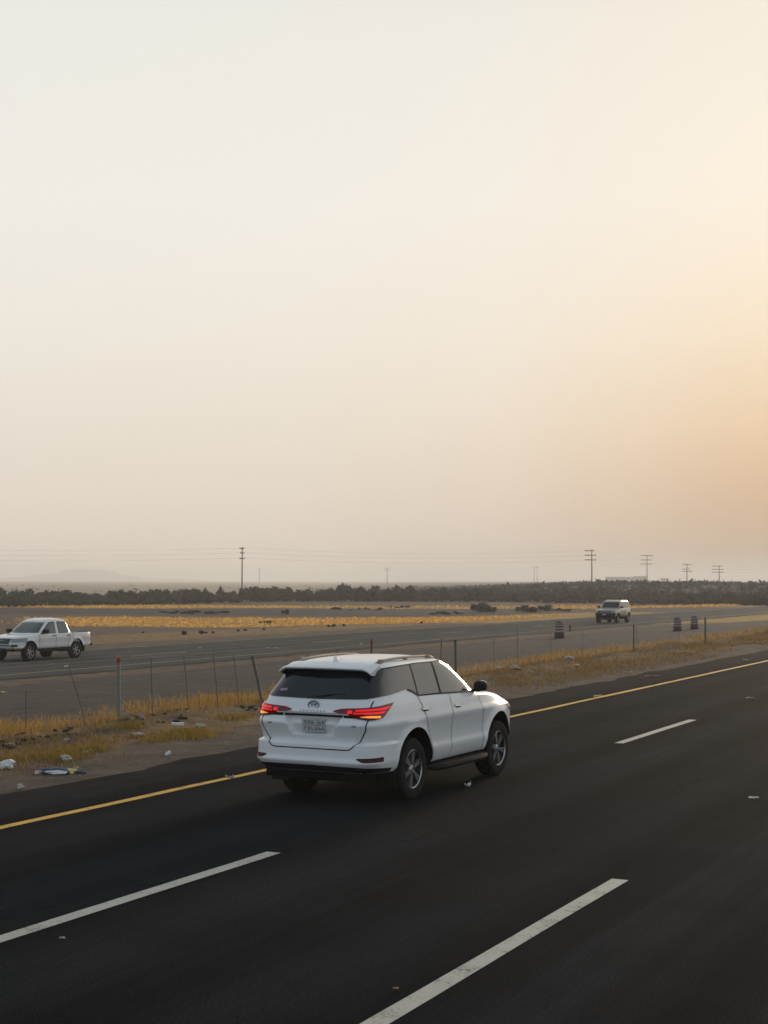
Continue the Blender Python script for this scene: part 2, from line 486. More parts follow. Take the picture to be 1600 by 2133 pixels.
# ------------------------------------------------------------------ ground, roads, markings
def build_ground():
    rings = [2.0]
    while rings[-1] < 8600: rings.append(rings[-1] * 1.018 + .0)
    rings = np.array(rings)
    a1 = np.radians(np.concatenate([np.arange(-180, -70, 4.0), np.arange(-70, -24, .7), np.arange(-24, 24, .2), np.arange(24, 70, .7), np.arange(70, 180, 4.0)]))
    rr, aa = np.meshgrid(rings, a1, indexing='ij')
    xc, yc = rr * np.sin(aa), rr * np.cos(aa)
    X, Y = cam2w(xc, yc)
    # widen the sheet beneath so it has no hole at the camera
    Z = ground_z(X, Y)
    n, m = X.shape
    V = np.stack([X, Y, Z], -1).reshape(-1, 3)
    V = np.vstack([V, [[0, 0, -.03]]])
    i, j = np.meshgrid(np.arange(n - 1), np.arange(m), indexing='ij')
    jn = (j + 1) % m
    F = np.stack([i * m + j, (i + 1) * m + j, (i + 1) * m + jn, i * m + jn], -1).reshape(-1, 4)
    faces = F.tolist() + [(n * m, k, (k + 1) % m) for k in range(m)]
    o = mesh_obj('ground', V, faces, M_SOIL, None, True)
    bm = bmesh.new(); bm.from_mesh(o.data); bmesh.ops.recalc_face_normals(bm, faces=bm.faces)
    up = sum(f.normal.z for f in bm.faces) > 0
    if not up: bmesh.ops.reverse_faces(bm, faces=bm.faces)
    bm.to_mesh(o.data); bm.free(); o.data.shade_smooth()
    X, Y = V[:, 0], V[:, 1]
    d = -X
    xc, yc = w2cam(X, Y)
    px = xc / np.maximum(yc, 1) * FPX + 800
    # dry-grass cover of the soil
    n = fbm(X * .12 + 5, Y * .12, 4)
    wob = 6 * (fbm(xc * .05, yc * .01, 3) - .5)
    yy = yc + wob
    lo_px = 0
    strip = ss(120, 127, yy - .0 * px) * (1 - ss(148, 158, yy)) * ss(-10, 260, px)
    strip = np.maximum(strip, .9 * ss(145, 150, yy) * (1 - ss(166, 172, yy)) * ss(.5, .62, vnoise(xc * .05, yc * .02)) * ss(500, 640, px))
    strip = strip * ss(.18, .42, vnoise(xc * .04 + 9, yc * .06) + .35 * (1 - ss(600, 1000, px)))
    edge = .8 * ss(205, 212, yc) * (1 - ss(222, 232, yc))
    thin = .40 * ss(48.5, 50, d) * (1 - ss(56, 64, d)) * (yc < 140)
    med = .28 * ss(15.0, 16.0, d + 1.2 * (n - .5)) * (1 - ss(18.6, 19.6, d)) * (yc < 200)
    cover = np.clip(np.maximum.reduce([strip, edge, thin, med]), 0, 1)
    tone = .85 * ss(19.3, 20.2, d) * (1 - ss(31.5, 33, d)) * (yc < 400)
    tone = np.maximum(tone, .9 * ss(158, 166, yy) * (1 - ss(200, 208, yy)))
    tone = np.maximum(tone, .55 * ss(13.0, 13.2, d) * (1 - ss(13.8, 15.0, d)))
    tone = np.maximum(tone, .25 * ss(13.6, 15, d) * (1 - ss(19, 20, d)) * (yc < 200))
    tone = np.maximum(tone, 1.0 * ss(285, 310, yc) * ss(-.04, .05, xc / np.maximum(yc, 1)))
    scarp = np.exp(-((d - 16.95 - .25 * np.sin(Y * .5)) / .33) ** 2) * np.maximum(ss(16.5, 17.5, Y) * (1 - ss(22.5, 24, Y)), np.maximum(ss(27, 27.6, Y) * (1 - ss(29.5, 30.5, Y)), ss(36, 38, Y) * (1 - ss(80, 110, Y))))
    tone = np.maximum(tone, 1.25 * scarp)
    cover = cover * (1 - scarp)
    tone = np.maximum(tone, .55 * ss(13.4, 13.8, d) * (1 - ss(17, 18, d)) * ss(32, 40, Y))
    pale = ss(300, 420, yc) * (1 - ss(-.06, .03, xc / np.maximum(yc, 1)))
    for nm, arr in (('cover', cover), ('tone', tone), ('pale', pale)):
        at = o.data.attributes.new(nm, 'FLOAT', 'POINT')
        at.data.foreach_set('value', arr.astype(np.float32))
    tag(o, kind='structure')
build_ground()

def strip_sheet(name, x0, x1, y0, y1, z, mat, jit0=0.0, jit1=0.0, parent=None, step=1.0, nx=2, seed=0):
    ys = np.arange(y0, y1 + step, step)
    ys[-1] = y1
    v, f = [], []
    for i, y in enumerate(ys):
        a = x0 + (jit0 * (fbm(np.array([y * .7 + seed]), np.array([seed + .5]), 3)[0] - .5) if jit0 else 0)
        b = x1 + (jit1 * (fbm(np.array([y * .7 + seed]), np.array([seed + 7.5]), 3)[0] - .5) if jit1 else 0)
        for k in range(nx):
            x = a + (b - a) * k / (nx - 1)
            v.append((x, y, z))
        if i:
            p, q = (i - 1) * nx, i * nx
            for k in range(nx - 1):
                f.append((p + k, p + k + 1, q + k + 1, q + k))
    return mesh_obj(name, v, f, mat, parent)
road = strip_sheet('road', -13.15, 9.5, -60, 900, 0.0, M_ASPH, .55, .3, step=.5, nx=3)
tag(road, kind='structure')
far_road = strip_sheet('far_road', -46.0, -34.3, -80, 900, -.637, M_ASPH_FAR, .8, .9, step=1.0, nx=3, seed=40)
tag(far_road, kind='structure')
strip_sheet('yellow_edge_line', -11.45, -11.30, -60, 900, .004, M_YEL, .05, .05, road, .5, seed=3)
for k in range(-2, 14):
    y0 = 8.55 + 16.75 * k
    strip_sheet('lane_dash', -7.95, -7.79, y0, y0 + 5.0, .004, M_WHT, .02, .02, road, .5, seed=k + 5)
    strip_sheet('lane_dash', -4.36, -4.20, y0 - .7, y0 + 5.25, .004, M_WHT, .02, .02, road, .5, seed=k + 55)
strip_sheet('faded_edge_line', -36.15, -35.98, 40, 600, -.631, M_YEL_OLD, .05, .05, far_road, 1.0, seed=71)
strip_sheet('faded_edge_line', -36.15, -35.99, -40, 26, -.631, M_YEL_OLD, .08, .08, far_road, 1.0, seed=75)
strip_sheet('faded_edge_line', -45.5, -45.32, -40, 600, -.631, M_YEL_OLD, .05, .05, far_road, 1.0, seed=73)
for k in range(-1, 8):
    y0 = 22 + 17 * k
    strip_sheet('faded_lane_dash', -40.1, -39.95, y0, y0 + 4.5, -.631, M_YEL_OLD, .02, .02, far_road, 1.0, seed=k + 95)

# ------------------------------------------------------------------ car bodies
class CarBody:
    """surface of revolution-free body: one plan outline per height z, x forward, y left"""
    def __init__(s, tab, xm, disp=None):
        t = np.array(tab, float)
        s.z, s.x0, s.x1, s.W, s.nr, s.nf = t.T
        s.xm, s.disp, s.cache = xm, disp, {}
    def outline(s, z):
        k = int(round(z * 1000))
        if k in s.cache: return s.cache[k]
        z = k / 1000
        g = lambda a: float(np.interp(z, s.z, a))
        x0, x1, W, nr, nf = g(s.x0), g(s.x1), g(s.W), g(s.nr), g(s.nf)
        xm = min(max(s.xm, x0 + .2 * (x1 - x0)), x1 - .2 * (x1 - x0))
        ar, af = xm - x0, x1 - xm
        yc = .90
        yr = np.linspace(0, yc, 50) * W
        xr = xm - ar * (1 - (yr / W) ** nr) ** (1 / nr)
        xc_ = xm - ar * (1 - yc ** nr) ** (1 / nr)
        xd_ = xm + af * (1 - yc ** nf) ** (1 / nf)
        xs = np.linspace(xc_, xd_, 162)[1:-1]
        ys = np.where(xs < xm, W * (1 - np.clip((xm - xs) / ar, 0, 1) ** nr) ** (1 / nr), W * (1 - np.clip((xs - xm) / af, 0, 1) ** nf) ** (1 / nf))
        yf = np.linspace(yc, 0, 50) * W
        xf = xm + af * (1 - (yf / W) ** nf) ** (1 / nf)
        x = np.concatenate([xr, xs, xf]); y = np.concatenate([yr, ys, yf])
        dx, dy = np.gradient(x), np.gradient(y)
        L = np.hypot(dx, dy) + 1e-9
        nx, ny = -dy / L, dx / L
        arc = np.concatenate([[0], np.cumsum(np.hypot(np.diff(x), np.diff(y)))])
        if s.disp is not None:
            D = s.disp(x, y, z, np.concatenate([np.zeros(50), np.ones(160), np.full(50, 2)]))
            x, y = x + nx * D, y + ny * D
        o = (x, y, nx, ny, arc)
        s.cache[k] = o
        return o
    def evala(s, arc, z, off=0.0):
        x, y, nx, ny, A = s.outline(z)
        a = abs(arc); sg = 1 if arc >= 0 else -1
        X, Y, NX, NY = (np.interp(a, A, q) for q in (x, y, nx, ny))
        return (X + NX * off, sg * (Y + NY * off), z)
    def to_arc(s, kind, u, z, side=1):
        x, y, nx, ny, A = s.outline(z)
        if kind == 'r': return math.copysign(np.interp(abs(u), y[:50], A[:50]), u if u else 1)
        if kind == 's': return side * np.interp(u, x[50:210], A[50:210])
        if kind == 'f': return math.copysign(np.interp(abs(u), y[210:][::-1], A[210:][::-1]), u if u else 1)
    def panel(s, name, kind, bot, top, mat, parent=None, side=1, nu=12, nv=6, off=.006, depth=.012, hoff=None):
        def rs(p, n):
            p = np.array(p, float)
            l = np.concatenate([[0], np.cumsum(np.hypot(np.diff(p[:, 0]), np.diff(p[:, 1])))])
            t = np.linspace(0, l[-1], n + 1)
            return np.stack([np.interp(t, l, p[:, 0]), np.interp(t, l, p[:, 1])], 1)
        if kind == 'a':
            bot = [(s.to_arc(k, u, z, side), z) for k, u, z in bot]
            top = [(s.to_arc(k, u, z, side), z) for k, u, z in top]
        B, T = rs(bot, nu), rs(top, nu)
        V = []
        for j in range(nv + 1):
            for i in range(nu + 1):
                u, z = B[i] + (T[i] - B[i]) * j / nv
                a = u if kind == 'a' else s.to_arc(kind, u, z, side)
                o = off if hoff is None else off + hoff(i / nu, j / nv)
                V.append((a, z, o))
        f = []
        m = nu + 1
        for j in range(nv):
            for i in range(nu):
                f.append((j * m + i, j * m + i + 1, (j + 1) * m + i + 1, (j + 1) * m + i))
        rim = [i for i in range(m)] + [j * m + nu for j in range(1, nv + 1)] + [nv * m + i for i in range(nu - 1, -1, -1)] + [j * m for j in range(nv - 1, 0, -1)]
        base = len(V)
        V += [(V[i][0], V[i][1], off - depth) for i in rim]
        k = len(rim)
        for q in range(k):
            f.append((rim[q], base + q, base + (q + 1) % k, rim[(q + 1) % k]))
        P = [s.evala(*v) for v in V]
        o = mesh_obj(name, P, f, None, parent)
        bm = bmesh.new(); bm.from_mesh(o.data)
        bmesh.ops.recalc_face_normals(bm, faces=bm.faces)
        # open shell: make the middle face look outward
        bm.faces.ensure_lookup_table()
        fc = bm.faces[(nv // 2) * nu + nu // 2]
        c = fc.calc_center_median()
        mid = s.evala(*[V[(nv // 2) * m + nu // 2][q] for q in (0, 1)], .5)
        if (Vector(mid) - c).dot(fc.normal) < 0: bmesh.ops.reverse_faces(bm, faces=bm.faces)
        bm.to_mesh(o.data); bm.free()
        o.data.materials.append(mat)
        o.data.shade_smooth(); o.data.set_sharp_from_angle(angle=R(40))
        return o
    def seam(s, name, mat, parent, kind, pts, w=.009, off=.0025, side=1, n=14):
        """thin dark gap strip following the surface"""
        p = np.array(pts, float)
        l = np.concatenate([[0], np.cumsum(np.hypot(np.diff(p[:, 0]), np.diff(p[:, 1])))])
        t = np.linspace(0, l[-1], n + 1)
        q = np.stack([np.interp(t, l, p[:, 0]), np.interp(t, l, p[:, 1])], 1)
        g = np.gradient(q, axis=0); g /= np.linalg.norm(g, axis=1)[:, None] + 1e-9
        nrm = np.stack([-g[:, 1], g[:, 0]], 1)
        V = []
        for a, b in zip(q, nrm):
            for sg in (-.5, .5):
                u, z = a + b * w * sg
                V.append(s.evala(s.to_arc(kind, u, z, side), z, off))
        mesh_obj(name, V, [(2 * i, 2 * i + 1, 2 * i + 3, 2 * i + 2) for i in range(n)], mat, parent)
    def body(s, name, levels, mat, parent, wheels, cap=True, nseg=(26, 64, 18)):
        n1, n2, n3 = nseg
        half = n1 + n2 + n3 + 1
        rows = []
        for z in levels:
            x, y, nx, ny, A = s.outline(z)
            k = np.concatenate([np.linspace(A[0], A[49], n1 + 1), np.linspace(A[49], A[210], n2 + 1)[1:], np.linspace(A[210], A[-1], n3 + 1)[1:]])
            X, Y = np.interp(k, A, x), np.interp(k, A, y)
            Y[0] = Y[-1] = 0
            rows.append(np.stack([np.concatenate([X, X[-2:0:-1]]), np.concatenate([Y, -Y[-2:0:-1]]), np.full(2 * half - 2, z)], 1))
        V = np.array(rows)                       # levels x m x 3
        L, m = V.shape[:2]
        inside = np.zeros((L, m), bool)
        snapped = V.copy()
        for wx, wz, wr in wheels:
            dx, dz = V[..., 0] - wx, V[..., 2] - wz
            rr = np.hypot(dx, dz)
            ins = (rr < wr) & (np.abs(V[..., 1]) > .5)
            inside |= ins
            for a, b in zip(*np.nonzero(ins)):
                k = wr / max(rr[a, b], 1e-3)
                x, z = wx + dx[a, b] * k, wz + dz[a, b] * k
                if a == 0: x, z = wx + math.copysign(math.sqrt(max(wr ** 2 - (levels[0] - wz) ** 2, 0)), dx[a, b]), levels[0]
                z = max(z, levels[0])
                sg = 1 if V[a, b, 1] > 0 else -1
                snapped[a, b] = s.evala(s.to_arc('s', x, z, sg), z)
        f = []
        for a in range(L - 1):
            for b in range(m):
                c = (b + 1) % m
                if inside[a, b] and inside[a + 1, b] and inside[a, c] and inside[a + 1, c]: continue
                f.append((a * m + b, a * m + c, (a + 1) * m + c, (a + 1) * m + b))
        Vf = snapped.reshape(-1, 3).tolist()
        if cap:
            f.append(tuple((L - 1) * m + b for b in range(m)))
        else:                                   # open load bed: rim, inner wall and floor
            top = V[-1]
            def ring(sx, z):
                c = top.copy()
                c[:, 0] = (c[:, 0] - c[:, 0].min()) / np.ptp(c[:, 0]) * (np.ptp(c[:, 0]) - .16) + c[:, 0].min() + .08
                c[:, 1] *= sx; c[:, 2] = z
                return c
            for c in (ring(.92, levels[-1]), ring(.91, levels[-1] - .42)):
                b0 = len(Vf) - m
                Vf += c.tolist()
                for b in range(m):
                    d = (b + 1) % m
                    f.append((b0 + b, b0 + d, b0 + m + d, b0 + m + b))
            f.append(tuple(len(Vf) - m + b for b in range(m)))
        used = sorted({i for q in f for i in q}); mp = {i: k for k, i in enumerate(used)}
        o = mesh_obj(name, [Vf[i] for i in used], [tuple(mp[i] for i in q) for q in f], None, parent)
        bm = bmesh.new(); bm.from_mesh(o.data)
        bmesh.ops.remove_doubles(bm, verts=bm.verts, dist=.0005)
        bmesh.ops.recalc_face_normals(bm, faces=bm.faces)
        if sum(fa.normal.x for fa in bm.faces if fa.calc_center_median().x < -.8) > 0: bmesh.ops.reverse_faces(bm, faces=bm.faces)
        bm.to_mesh(o.data); bm.free()
        o.data.materials.append(mat)
        o.data.shade_smooth(); o.data.set_sharp_from_angle(angle=R(48))
        return o
    def arch_liner(s, name, wheels, parent, inner=.45, zmin=.4, lip=.012):
        for wx, wz, wr in wheels:
            for sg in (1, -1):
                mb = MB()
                a0 = math.asin(max(-1, (zmin - wz) / wr))
                an = np.linspace(a0, math.pi - a0, 25)
                V = []
                for a in an:
                    x, z = wx + (wr - .002) * math.cos(a), wz + (wr - .002) * math.sin(a)
                    p = s.evala(s.to_arc('s', x, z, sg), z, -.004)
                    V += [p, (x, sg * inner, z)]
                mb.add(V, [(2 * i, 2 * i + 1, 2 * i + 3, 2 * i + 2) for i in range(24)])
                mb.add([(wx + wr * math.cos(a), sg * inner, wz + wr * math.sin(a)) for a in an], [tuple(range(25))])
                mb.build(name, M_UNDER, parent, True)

def make_wheel(name, parent, loc, right, rad=.387, width=.262, rim=.245, spokes=6, twin=True, rim_mat=None):
    w = width / 2
    t = MB().lathe([(-w * .85, rim), (-w, rim + .02), (-w * 1.02, (rim + rad) / 2), (-w * .96, rad - .03), (-w * .8, rad - .006), (-w * .35, rad), (w * .35, rad),
                    (w * .8, rad - .006), (w * .96, rad - .03), (w * 1.02, (rim + rad) / 2), (w, rim + .02), (w * .85, rim)], 40, close=True).build(name, M_RUBBER, parent, True, 30)
    tread = MB()
    for k in range(36):
        a = 2 * math.pi * k / 36
        for yy, sk in ((-.06, .05), (.06, -.05), (0, 0)):
            M = Matrix.Rotation(-a - sk, 3, 'Y')
            tread.box(Vector((math.cos(a) * rad, yy * width / .262, math.sin(a) * rad)), (.010, .045, .040), M)
    tag(tread.build('tread', M_RUBBER, t), kind='stuff')
    b = MB().lathe([(w * .30, .02), (w * .30, rim - .03), (w * .86, rim - .012), (w * .9, rim + .004), (w * .70, rim + .006), (-w * .8, rim + .006), (-w * .8, rim - .02)], 40)
    b.build('rim_barrel', M_RIM_DARK, t, True, 30)
    r = MB()
    for k in range(spokes):
        a0 = 2 * math.pi * k / spokes + .3
        for da in ((-.13, .13) if twin else (0,)):
            a = a0 + da * .55
            M = Matrix.Rotation(-(a0 + da * .9), 3, 'Y')
            rm = (rim + .05) / 2
            c = Vector((math.cos(a0 + da * .8) * rm, w * .66, math.sin(a0 + da * .8) * rm))
            r.box(c, (rim - .075, .030, .024 if twin else .05), M)
    r.lathe([(w * .80, .001), (w * .80, .035), (w * .62, .062), (w * .4, .066)], 20)
    r.lathe([(w * .84, rim - .014), (w * .92, rim - .002), (w * .88, rim + .006), (w * .74, rim - .012)], 40, close=True)
    r.build('rim', rim_mat or M_RIM, t, False)
    MB().lathe([(w * .1, .001), (w * .1, .15), (w * .02, .152), (w * .02, .001)], 24).build('brake_disc', M_POST, t, True)
    t.location = loc
    t.rotation_euler = (0, random.random() * 1.0, math.pi if right else 0)
    return t

# ---- the white SUV --------------------------------------------------------
def suv_disp(x, y, z, seg):
    D = np.zeros_like(x)
    side = (seg == 1)
    # wheel arch flares
    for wx in (0.03, 2.80):
        r = np.hypot(x - wx, z - .40)
        D += .028 * np.exp(-((r - .50) / .085) ** 2) * (np.abs(y) > .6)
    # rear bumper volume wrapping the corners
    step = float(ss(.795, .765, z))
    D += step * (.038 * ss(-.42, -.62, x) + .042 * ss(-.80, -.95, x))
    # lower bumper lip
    D += .018 * float(np.exp(-((z - .545) / .03) ** 2)) * ss(-.75, -.95, x)
    # number plate recess in the tailgate
    if .84 < z < 1.13:
        hw = .28 + (z - .86) / .22 * .11
        D -= .075 * ss(hw + .006, hw - .035, np.abs(y)) * float(ss(.855, .890, z)) * float(ss(1.125, 1.110, z)) * ss(-.8, -.9, x)
    # shelf under the rear window carrying the chrome strip
    D += .022 * float(np.exp(-((z - 1.16) / .028) ** 2)) * ss(-.8, -.9, x) * ss(.75, .6, np.abs(y))
    # sides: shoulder, hollow door skin, sill ledge
    D += side * ((.006 * float(np.exp(-((z - 1.0) / .06) ** 2))) - .006 * float(np.exp(-((z - .76) / .10) ** 2)) + .010 * float(np.exp(-((z - .60) / .045) ** 2))) * ss(.35, .6, x) * ss(2.4, 2.2, x)
    return D
SUV_TAB = [  # z, rear x, front x, half width, rear exponent, front exponent
    (.42, -.92, 3.60, .850, 7, 6), (.47, -.965, 3.68, .882, 7, 6), (.55, -1.0, 3.73, .902, 7, 6), (.70, -.992, 3.75, .902, 7, 6),
    (.80, -.985, 3.75, .904, 7, 6), (.93, -1.03, 3.74, .916, 7, 6), (1.00, -1.055, 3.71, .930, 7, 5), (1.03, -1.05, 3.67, .928, 7, 4.6), (1.07, -1.018, 3.59, .917, 7, 4.3),
    (1.11, -1.0, 3.47, .908, 7, 4.3), (1.15, -1.0, 3.27, .900, 7, 4.6), (1.19, -.995, 2.95, .890, 7, 5.5), (1.23, -.985, 2.54, .879, 7, 5.5),
    (1.28, -.965, 2.36, .86, 6.5, 5), (1.33, -.945, 2.29, .838, 6.5, 5), (1.50, -.80, 2.04, .765, 6, 5), (1.64, -.69, 1.79, .70, 6, 5),
    (1.70, -.65, 1.64, .665, 5, 4.6), (1.735, -.58, 1.48, .625, 4.2, 4), (1.76, -.45, 1.32, .56, 3.6, 3.4), (1.78, -.25, 1.12, .44, 3, 3), (1.793, .0, .82, .26, 2.6, 2.6), (1.797, .2, .6, .1, 2.2, 2.2)]
def build_suv():
    root = empty('suv', (-9.08, 17.62, 0), math.pi / 2 - R(1.3))
    tag(root, 'white large SUV with lit red tail lights driving in the lane beside the yellow line', 'car')
    B = CarBody(SUV_TAB, .45, suv_disp)
    lev = sorted({round(z, 3) for z in list(np.linspace(.42, .76, 16)) + [.765, .772, .78, .788, .796] + list(np.linspace(.81, 1.0, 10)) +
                  list(np.linspace(1.0, 1.30, 40)) + list(np.linspace(1.30, 1.70, 20)) + [1.715, 1.735, 1.75, 1.76, 1.77, 1.78, 1.787, 1.793, 1.797]})
    wh = [(.03, .41, .51), (2.80, .41, .51)]
    body = B.body('body', lev, M_PAINT, root, wh)
    B.arch_liner('wheel_arch', wh, root, .5, .42)
    # ---- glass
    B.panel('rear_window', 'r', [(-.70, 1.325), (0, 1.312), (.70, 1.325)], [(-.60, 1.655), (0, 1.665), (.60, 1.655)], M_GLASS_BACK, root, nu=24, nv=10, off=.010, depth=.016)
    for sd_ in (1, -1):
        # black corner pillar that joins the rear window to the quarter window
        B.panel('corner_pillar', 'a', [('r', .66 * sd_, 1.325), ('s', -.68, 1.350)], [('r', .57 * sd_, 1.657), ('s', -.38, 1.668)], M_GLASS_BACK, root, sd_, 14, 10, .0075, .014)
        B.panel('quarter_window', 's', [(-.72, 1.347), (-.45, 1.365), (-.02, 1.405), (.07, 1.385), (.20, 1.325)], [(-.41, 1.668), (.0, 1.685), (.30, 1.692)], M_GLASS, root, sd_, 16, 8, .008, .014)
        rd = B.panel('rear_door', 's', [(.53, .44), (1.12, .44)], [(.22, 1.285), (1.12, 1.285)], M_PAINT, root, sd_, 12, 14, .004, .008,
                     ) if False else None
        # doors: own skin pieces, standing slightly proud, with a dark gap round them
        dr = B.panel('door', 's', [(.545, .475), (.62, .445), (1.13, .445)], [(.215, 1.30), (.5, 1.29), (1.13, 1.272)], M_PAINT, root, sd_, 16, 22, .004, .008,
                     )
        df = B.panel('door', 's', [(1.145, .445), (2.20, .445)], [(1.145, 1.272), (2.06, 1.235)], M_PAINT, root, sd_, 18, 22, .004, .008)
        g = B.panel('door_window', 's', [(.245, 1.325), (.86, 1.312)], [(.345, 1.688), (.955, 1.702)], M_GLASS, dr, sd_, 10, 8, .008, .014)
        g = B.panel('door_window', 's', [(.925, 1.312), (2.08, 1.262)], [(1.02, 1.702), (1.46, 1.692), (1.59, 1.655), (1.76, 1.565), (2.01, 1.335)], M_GLASS, df, sd_, 20, 10, .008, .014)
        for dd, xa, xb, zz in ((dr, .12 + .11, .36 + .09, 1.135), (df, 1.22, 1.44, 1.11)):
            B.panel('handle', 's', [(xa, zz - .012), (xb, zz - .016)], [(xa, zz + .016), (xb, zz + .012)], M_CHROME, dd, sd_, 8, 3, .034, .012, lambda u, v: -.02 * abs(2 * u - 1) ** 3)
            B.panel('handle_cup', 's', [(xa + .03, zz - .034), (xb - .03, zz - .034)], [(xa + .03, zz + .01), (xb - .03, zz + .01)], M_SEAM, dd, sd_, 6, 3, .0065, .003)
        for q in ([(1.1375, .44), (1.1375, 1.28)], [(.535, .48), (.44, .80), (.205, 1.30)], [(2.21, .44), (2.19, .9), (2.07, 1.235)]):
            B.seam('door_gap', M_SEAM, root, 's', q, .008, .0065, sd_)
        # window frame mouldings
        B.seam('window_moulding', M_BLACK, root, 's', [(-.02, 1.395), (.09, 1.372), (.22, 1.308), (.86, 1.296), (2.11, 1.246)], .020, .011, sd_, 40)
        B.seam('window_frame', M_BLACK, root, 's', [(.80 + .093, 1.30), (.99, 1.70)], .052, .0095, sd_)
        B.seam('window_frame', M_BLACK, root, 's', [(.222, 1.32), (.325, 1.69)], .030, .0095, sd_)
        B.seam('window_frame', M_BLACK, root, 's', [(1.48, 1.704), (1.62, 1.665), (1.795, 1.57), (2.115, 1.25)], .045, .0095, sd_, 24)
        B.seam('window_frame', M_BLACK, root, 's', [(-.45, 1.672), (0, 1.692), (.5, 1.703), (1.48, 1.701)], .014, .0095, sd_, 30)
        # tail lamp: red lens wrapping the corner, lit strips and indicator on it
        lamp = B.panel('tail_light', 'a', [('r', .305 * sd_, 1.168), ('r', .50 * sd_, 1.125), ('r', .74 * sd_, 1.085), ('s', -.80, 1.098)],
                       [('r', .305 * sd_, 1.182), ('r', .40 * sd_, 1.208), ('r', .72 * sd_, 1.226), ('s', -.50, 1.268)], M_RED_LENS, root, sd_, 22, 6, .020, .03)
        B.panel('lamp_strip', 'a', [('r', .60 * sd_, 1.178), ('s', -.72, 1.196)], [('r', .60 * sd_, 1.200), ('s', -.60, 1.232)], M_RED_LIT, lamp, sd_, 14, 2, .026, .008)
        B.panel('lamp_strip', 'a', [('r', .58 * sd_, 1.143), ('s', -.78, 1.152)], [('r', .58 * sd_, 1.163), ('s', -.73, 1.178)], M_RED_LIT, lamp, sd_, 14, 2, .026, .008)
        B.panel('lamp_strip', 'a', [('r', .50 * sd_, 1.150), ('r', .56 * sd_, 1.150)], [('r', .50 * sd_, 1.190), ('r', .56 * sd_, 1.192)], M_RED_LIT, lamp, sd_, 4, 2, .0245, .008)
        B.panel('indicator', 'a', [('r', .66 * sd_, 1.112), ('r', .76 * sd_, 1.102), ('s', -.84, 1.100)], [('r', .66 * sd_, 1.116), ('r', .76 * sd_, 1.126), ('s', -.82, 1.124)], M_ORANGE_LIT, lamp, sd_, 10, 2, .027, .01)
        B.panel('lamp_base', 'a', [('r', .50 * sd_, 1.108), ('r', .76 * sd_, 1.074), ('s', -.86, 1.086)], [('r', .50 * sd_, 1.122), ('r', .76 * sd_, 1.092), ('s', -.85, 1.098)], M_BLACK, lamp, sd_, 10, 2, .018, .02)
        # bumper reflector in a dark slot
        B.panel('bumper_reflector', 'a', [('r', .645 * sd_, .595), ('r', .72 * sd_, .562), ('s', -.80, .566)], [('r', .645 * sd_, .612), ('s', -.80, .622)], M_RED_DULL, root, sd_, 12, 2, .004, .02)
        # running board
        mb = MB()
        mb.tube([(.50, .80 * sd_, .36), (.62, .93 * sd_, .345), (.8, .955 * sd_, .345), (2.05, .955 * sd_, .345), (2.2, .93 * sd_, .35), (2.3, .80 * sd_, .37)], [.03, .045, .05, .05, .045, .03], 8)
        mb.box((1.42, .86 * sd_, .372), (1.55, .2, .035))
        mb.box((.9, .66 * sd_, .36), (.06, .4, .05)); mb.box((1.9, .66 * sd_, .36), (.06, .4, .05))
        mb.build('running_board', M_BLACK, root, True)
        # roof rail
        mb = MB()
        pts = []
        for k in range(15):
            u = k / 14
            x = -.42 + 1.74 * u
            zt = 1.738 + .046 * math.sin(math.pi * min(1, max(0, u))) ** .5
            pts.append((x, sd_ * (.575 - .02 * abs(2 * u - 1)), zt))
        mb.tube(pts, [.006] + [.017] * 13 + [.006], 8)
        for x in (-.30, .4, 1.08): mb.box((x, sd_ * .575, 1.755), (.09, .03, .06))
        mb.build('roof_rail', M_RAIL, root, True)
        # door mirror
        mb = MB()
        prof = [(-.085, .02), (-.08, .07), (-.05, .088), (0, .092), (.05, .07), (.075, .03)]
        V, Fc = [], []
        for a, r in prof:
            for k in range(14):
                t = 2 * math.pi * k / 14
                pw = lambda q: math.copysign(abs(q) ** .55, q)
                V.append((2.04 + a * .9 - .03 * math.cos(t), sd_ * (.950 + 1.05 * r * pw(math.cos(t))), 1.322 + r * .80 * pw(math.sin(t)) * (1 - .16 * math.cos(t))))
        for i in range(len(prof) - 1):
            for k in range(14): Fc.append((i * 14 + k, i * 14 + (k + 1) % 14, (i + 1) * 14 + (k + 1) % 14, (i + 1) * 14 + k))
        Fc += [tuple(range(14)), tuple(range(70, 84))]
        mb.add(V, Fc)
        mb.box((2.04, sd_ * .87, 1.262), (.07, .10, .04))
        mir = mb.build('door_mirror', M_BLACK, root, True, 50)
        MB().box((1.961, sd_ * .950, 1.325), (.006, .16, .10)).build('mirror_glass', M_GLASS_BACK, mir)
        m2 = MB().tube([(2.09, sd_ * .885, 1.372), (2.09, sd_ * .95, 1.376), (2.085, sd_ * 1.01, 1.362)], [.018, .024, .018], 8)
        m2.build('mirror_cap', M_PAINT, mir, True)
        MB().box((2.09, sd_ * 1.040, 1.335), (.05, .018, .018)).build('mirror_indicator', M_ORANGE_DULL, mir)
        # mud flaps
        MB().box((-.50, .76 * sd_, .33), (.018, .27, .24)).build('mud_flap', M_BLACK, root)
        # headlamp, seen edge-on from behind
        B.panel('headlight', 'a', [('s', 3.42, .90), ('f', .45 * sd_, .88)], [('s', 3.34, 1.0), ('f', .45 * sd_, .96)], M_LAMP, root, sd_, 10, 4, .008, .012)
        make_wheel('wheel', root, (.03, .77 * sd_, .387), sd_ < 0)
        make_wheel('wheel', root, (2.80, .77 * sd_, .387), sd_ < 0)
    # windscreen
    B.panel('windscreen', 'f', [(-.62, 1.29), (0, 1.29), (.62, 1.29)], [(-.47, 1.665), (0, 1.68), (.47, 1.665)], M_GLASS, root, 1, 20, 10, .008, .012)
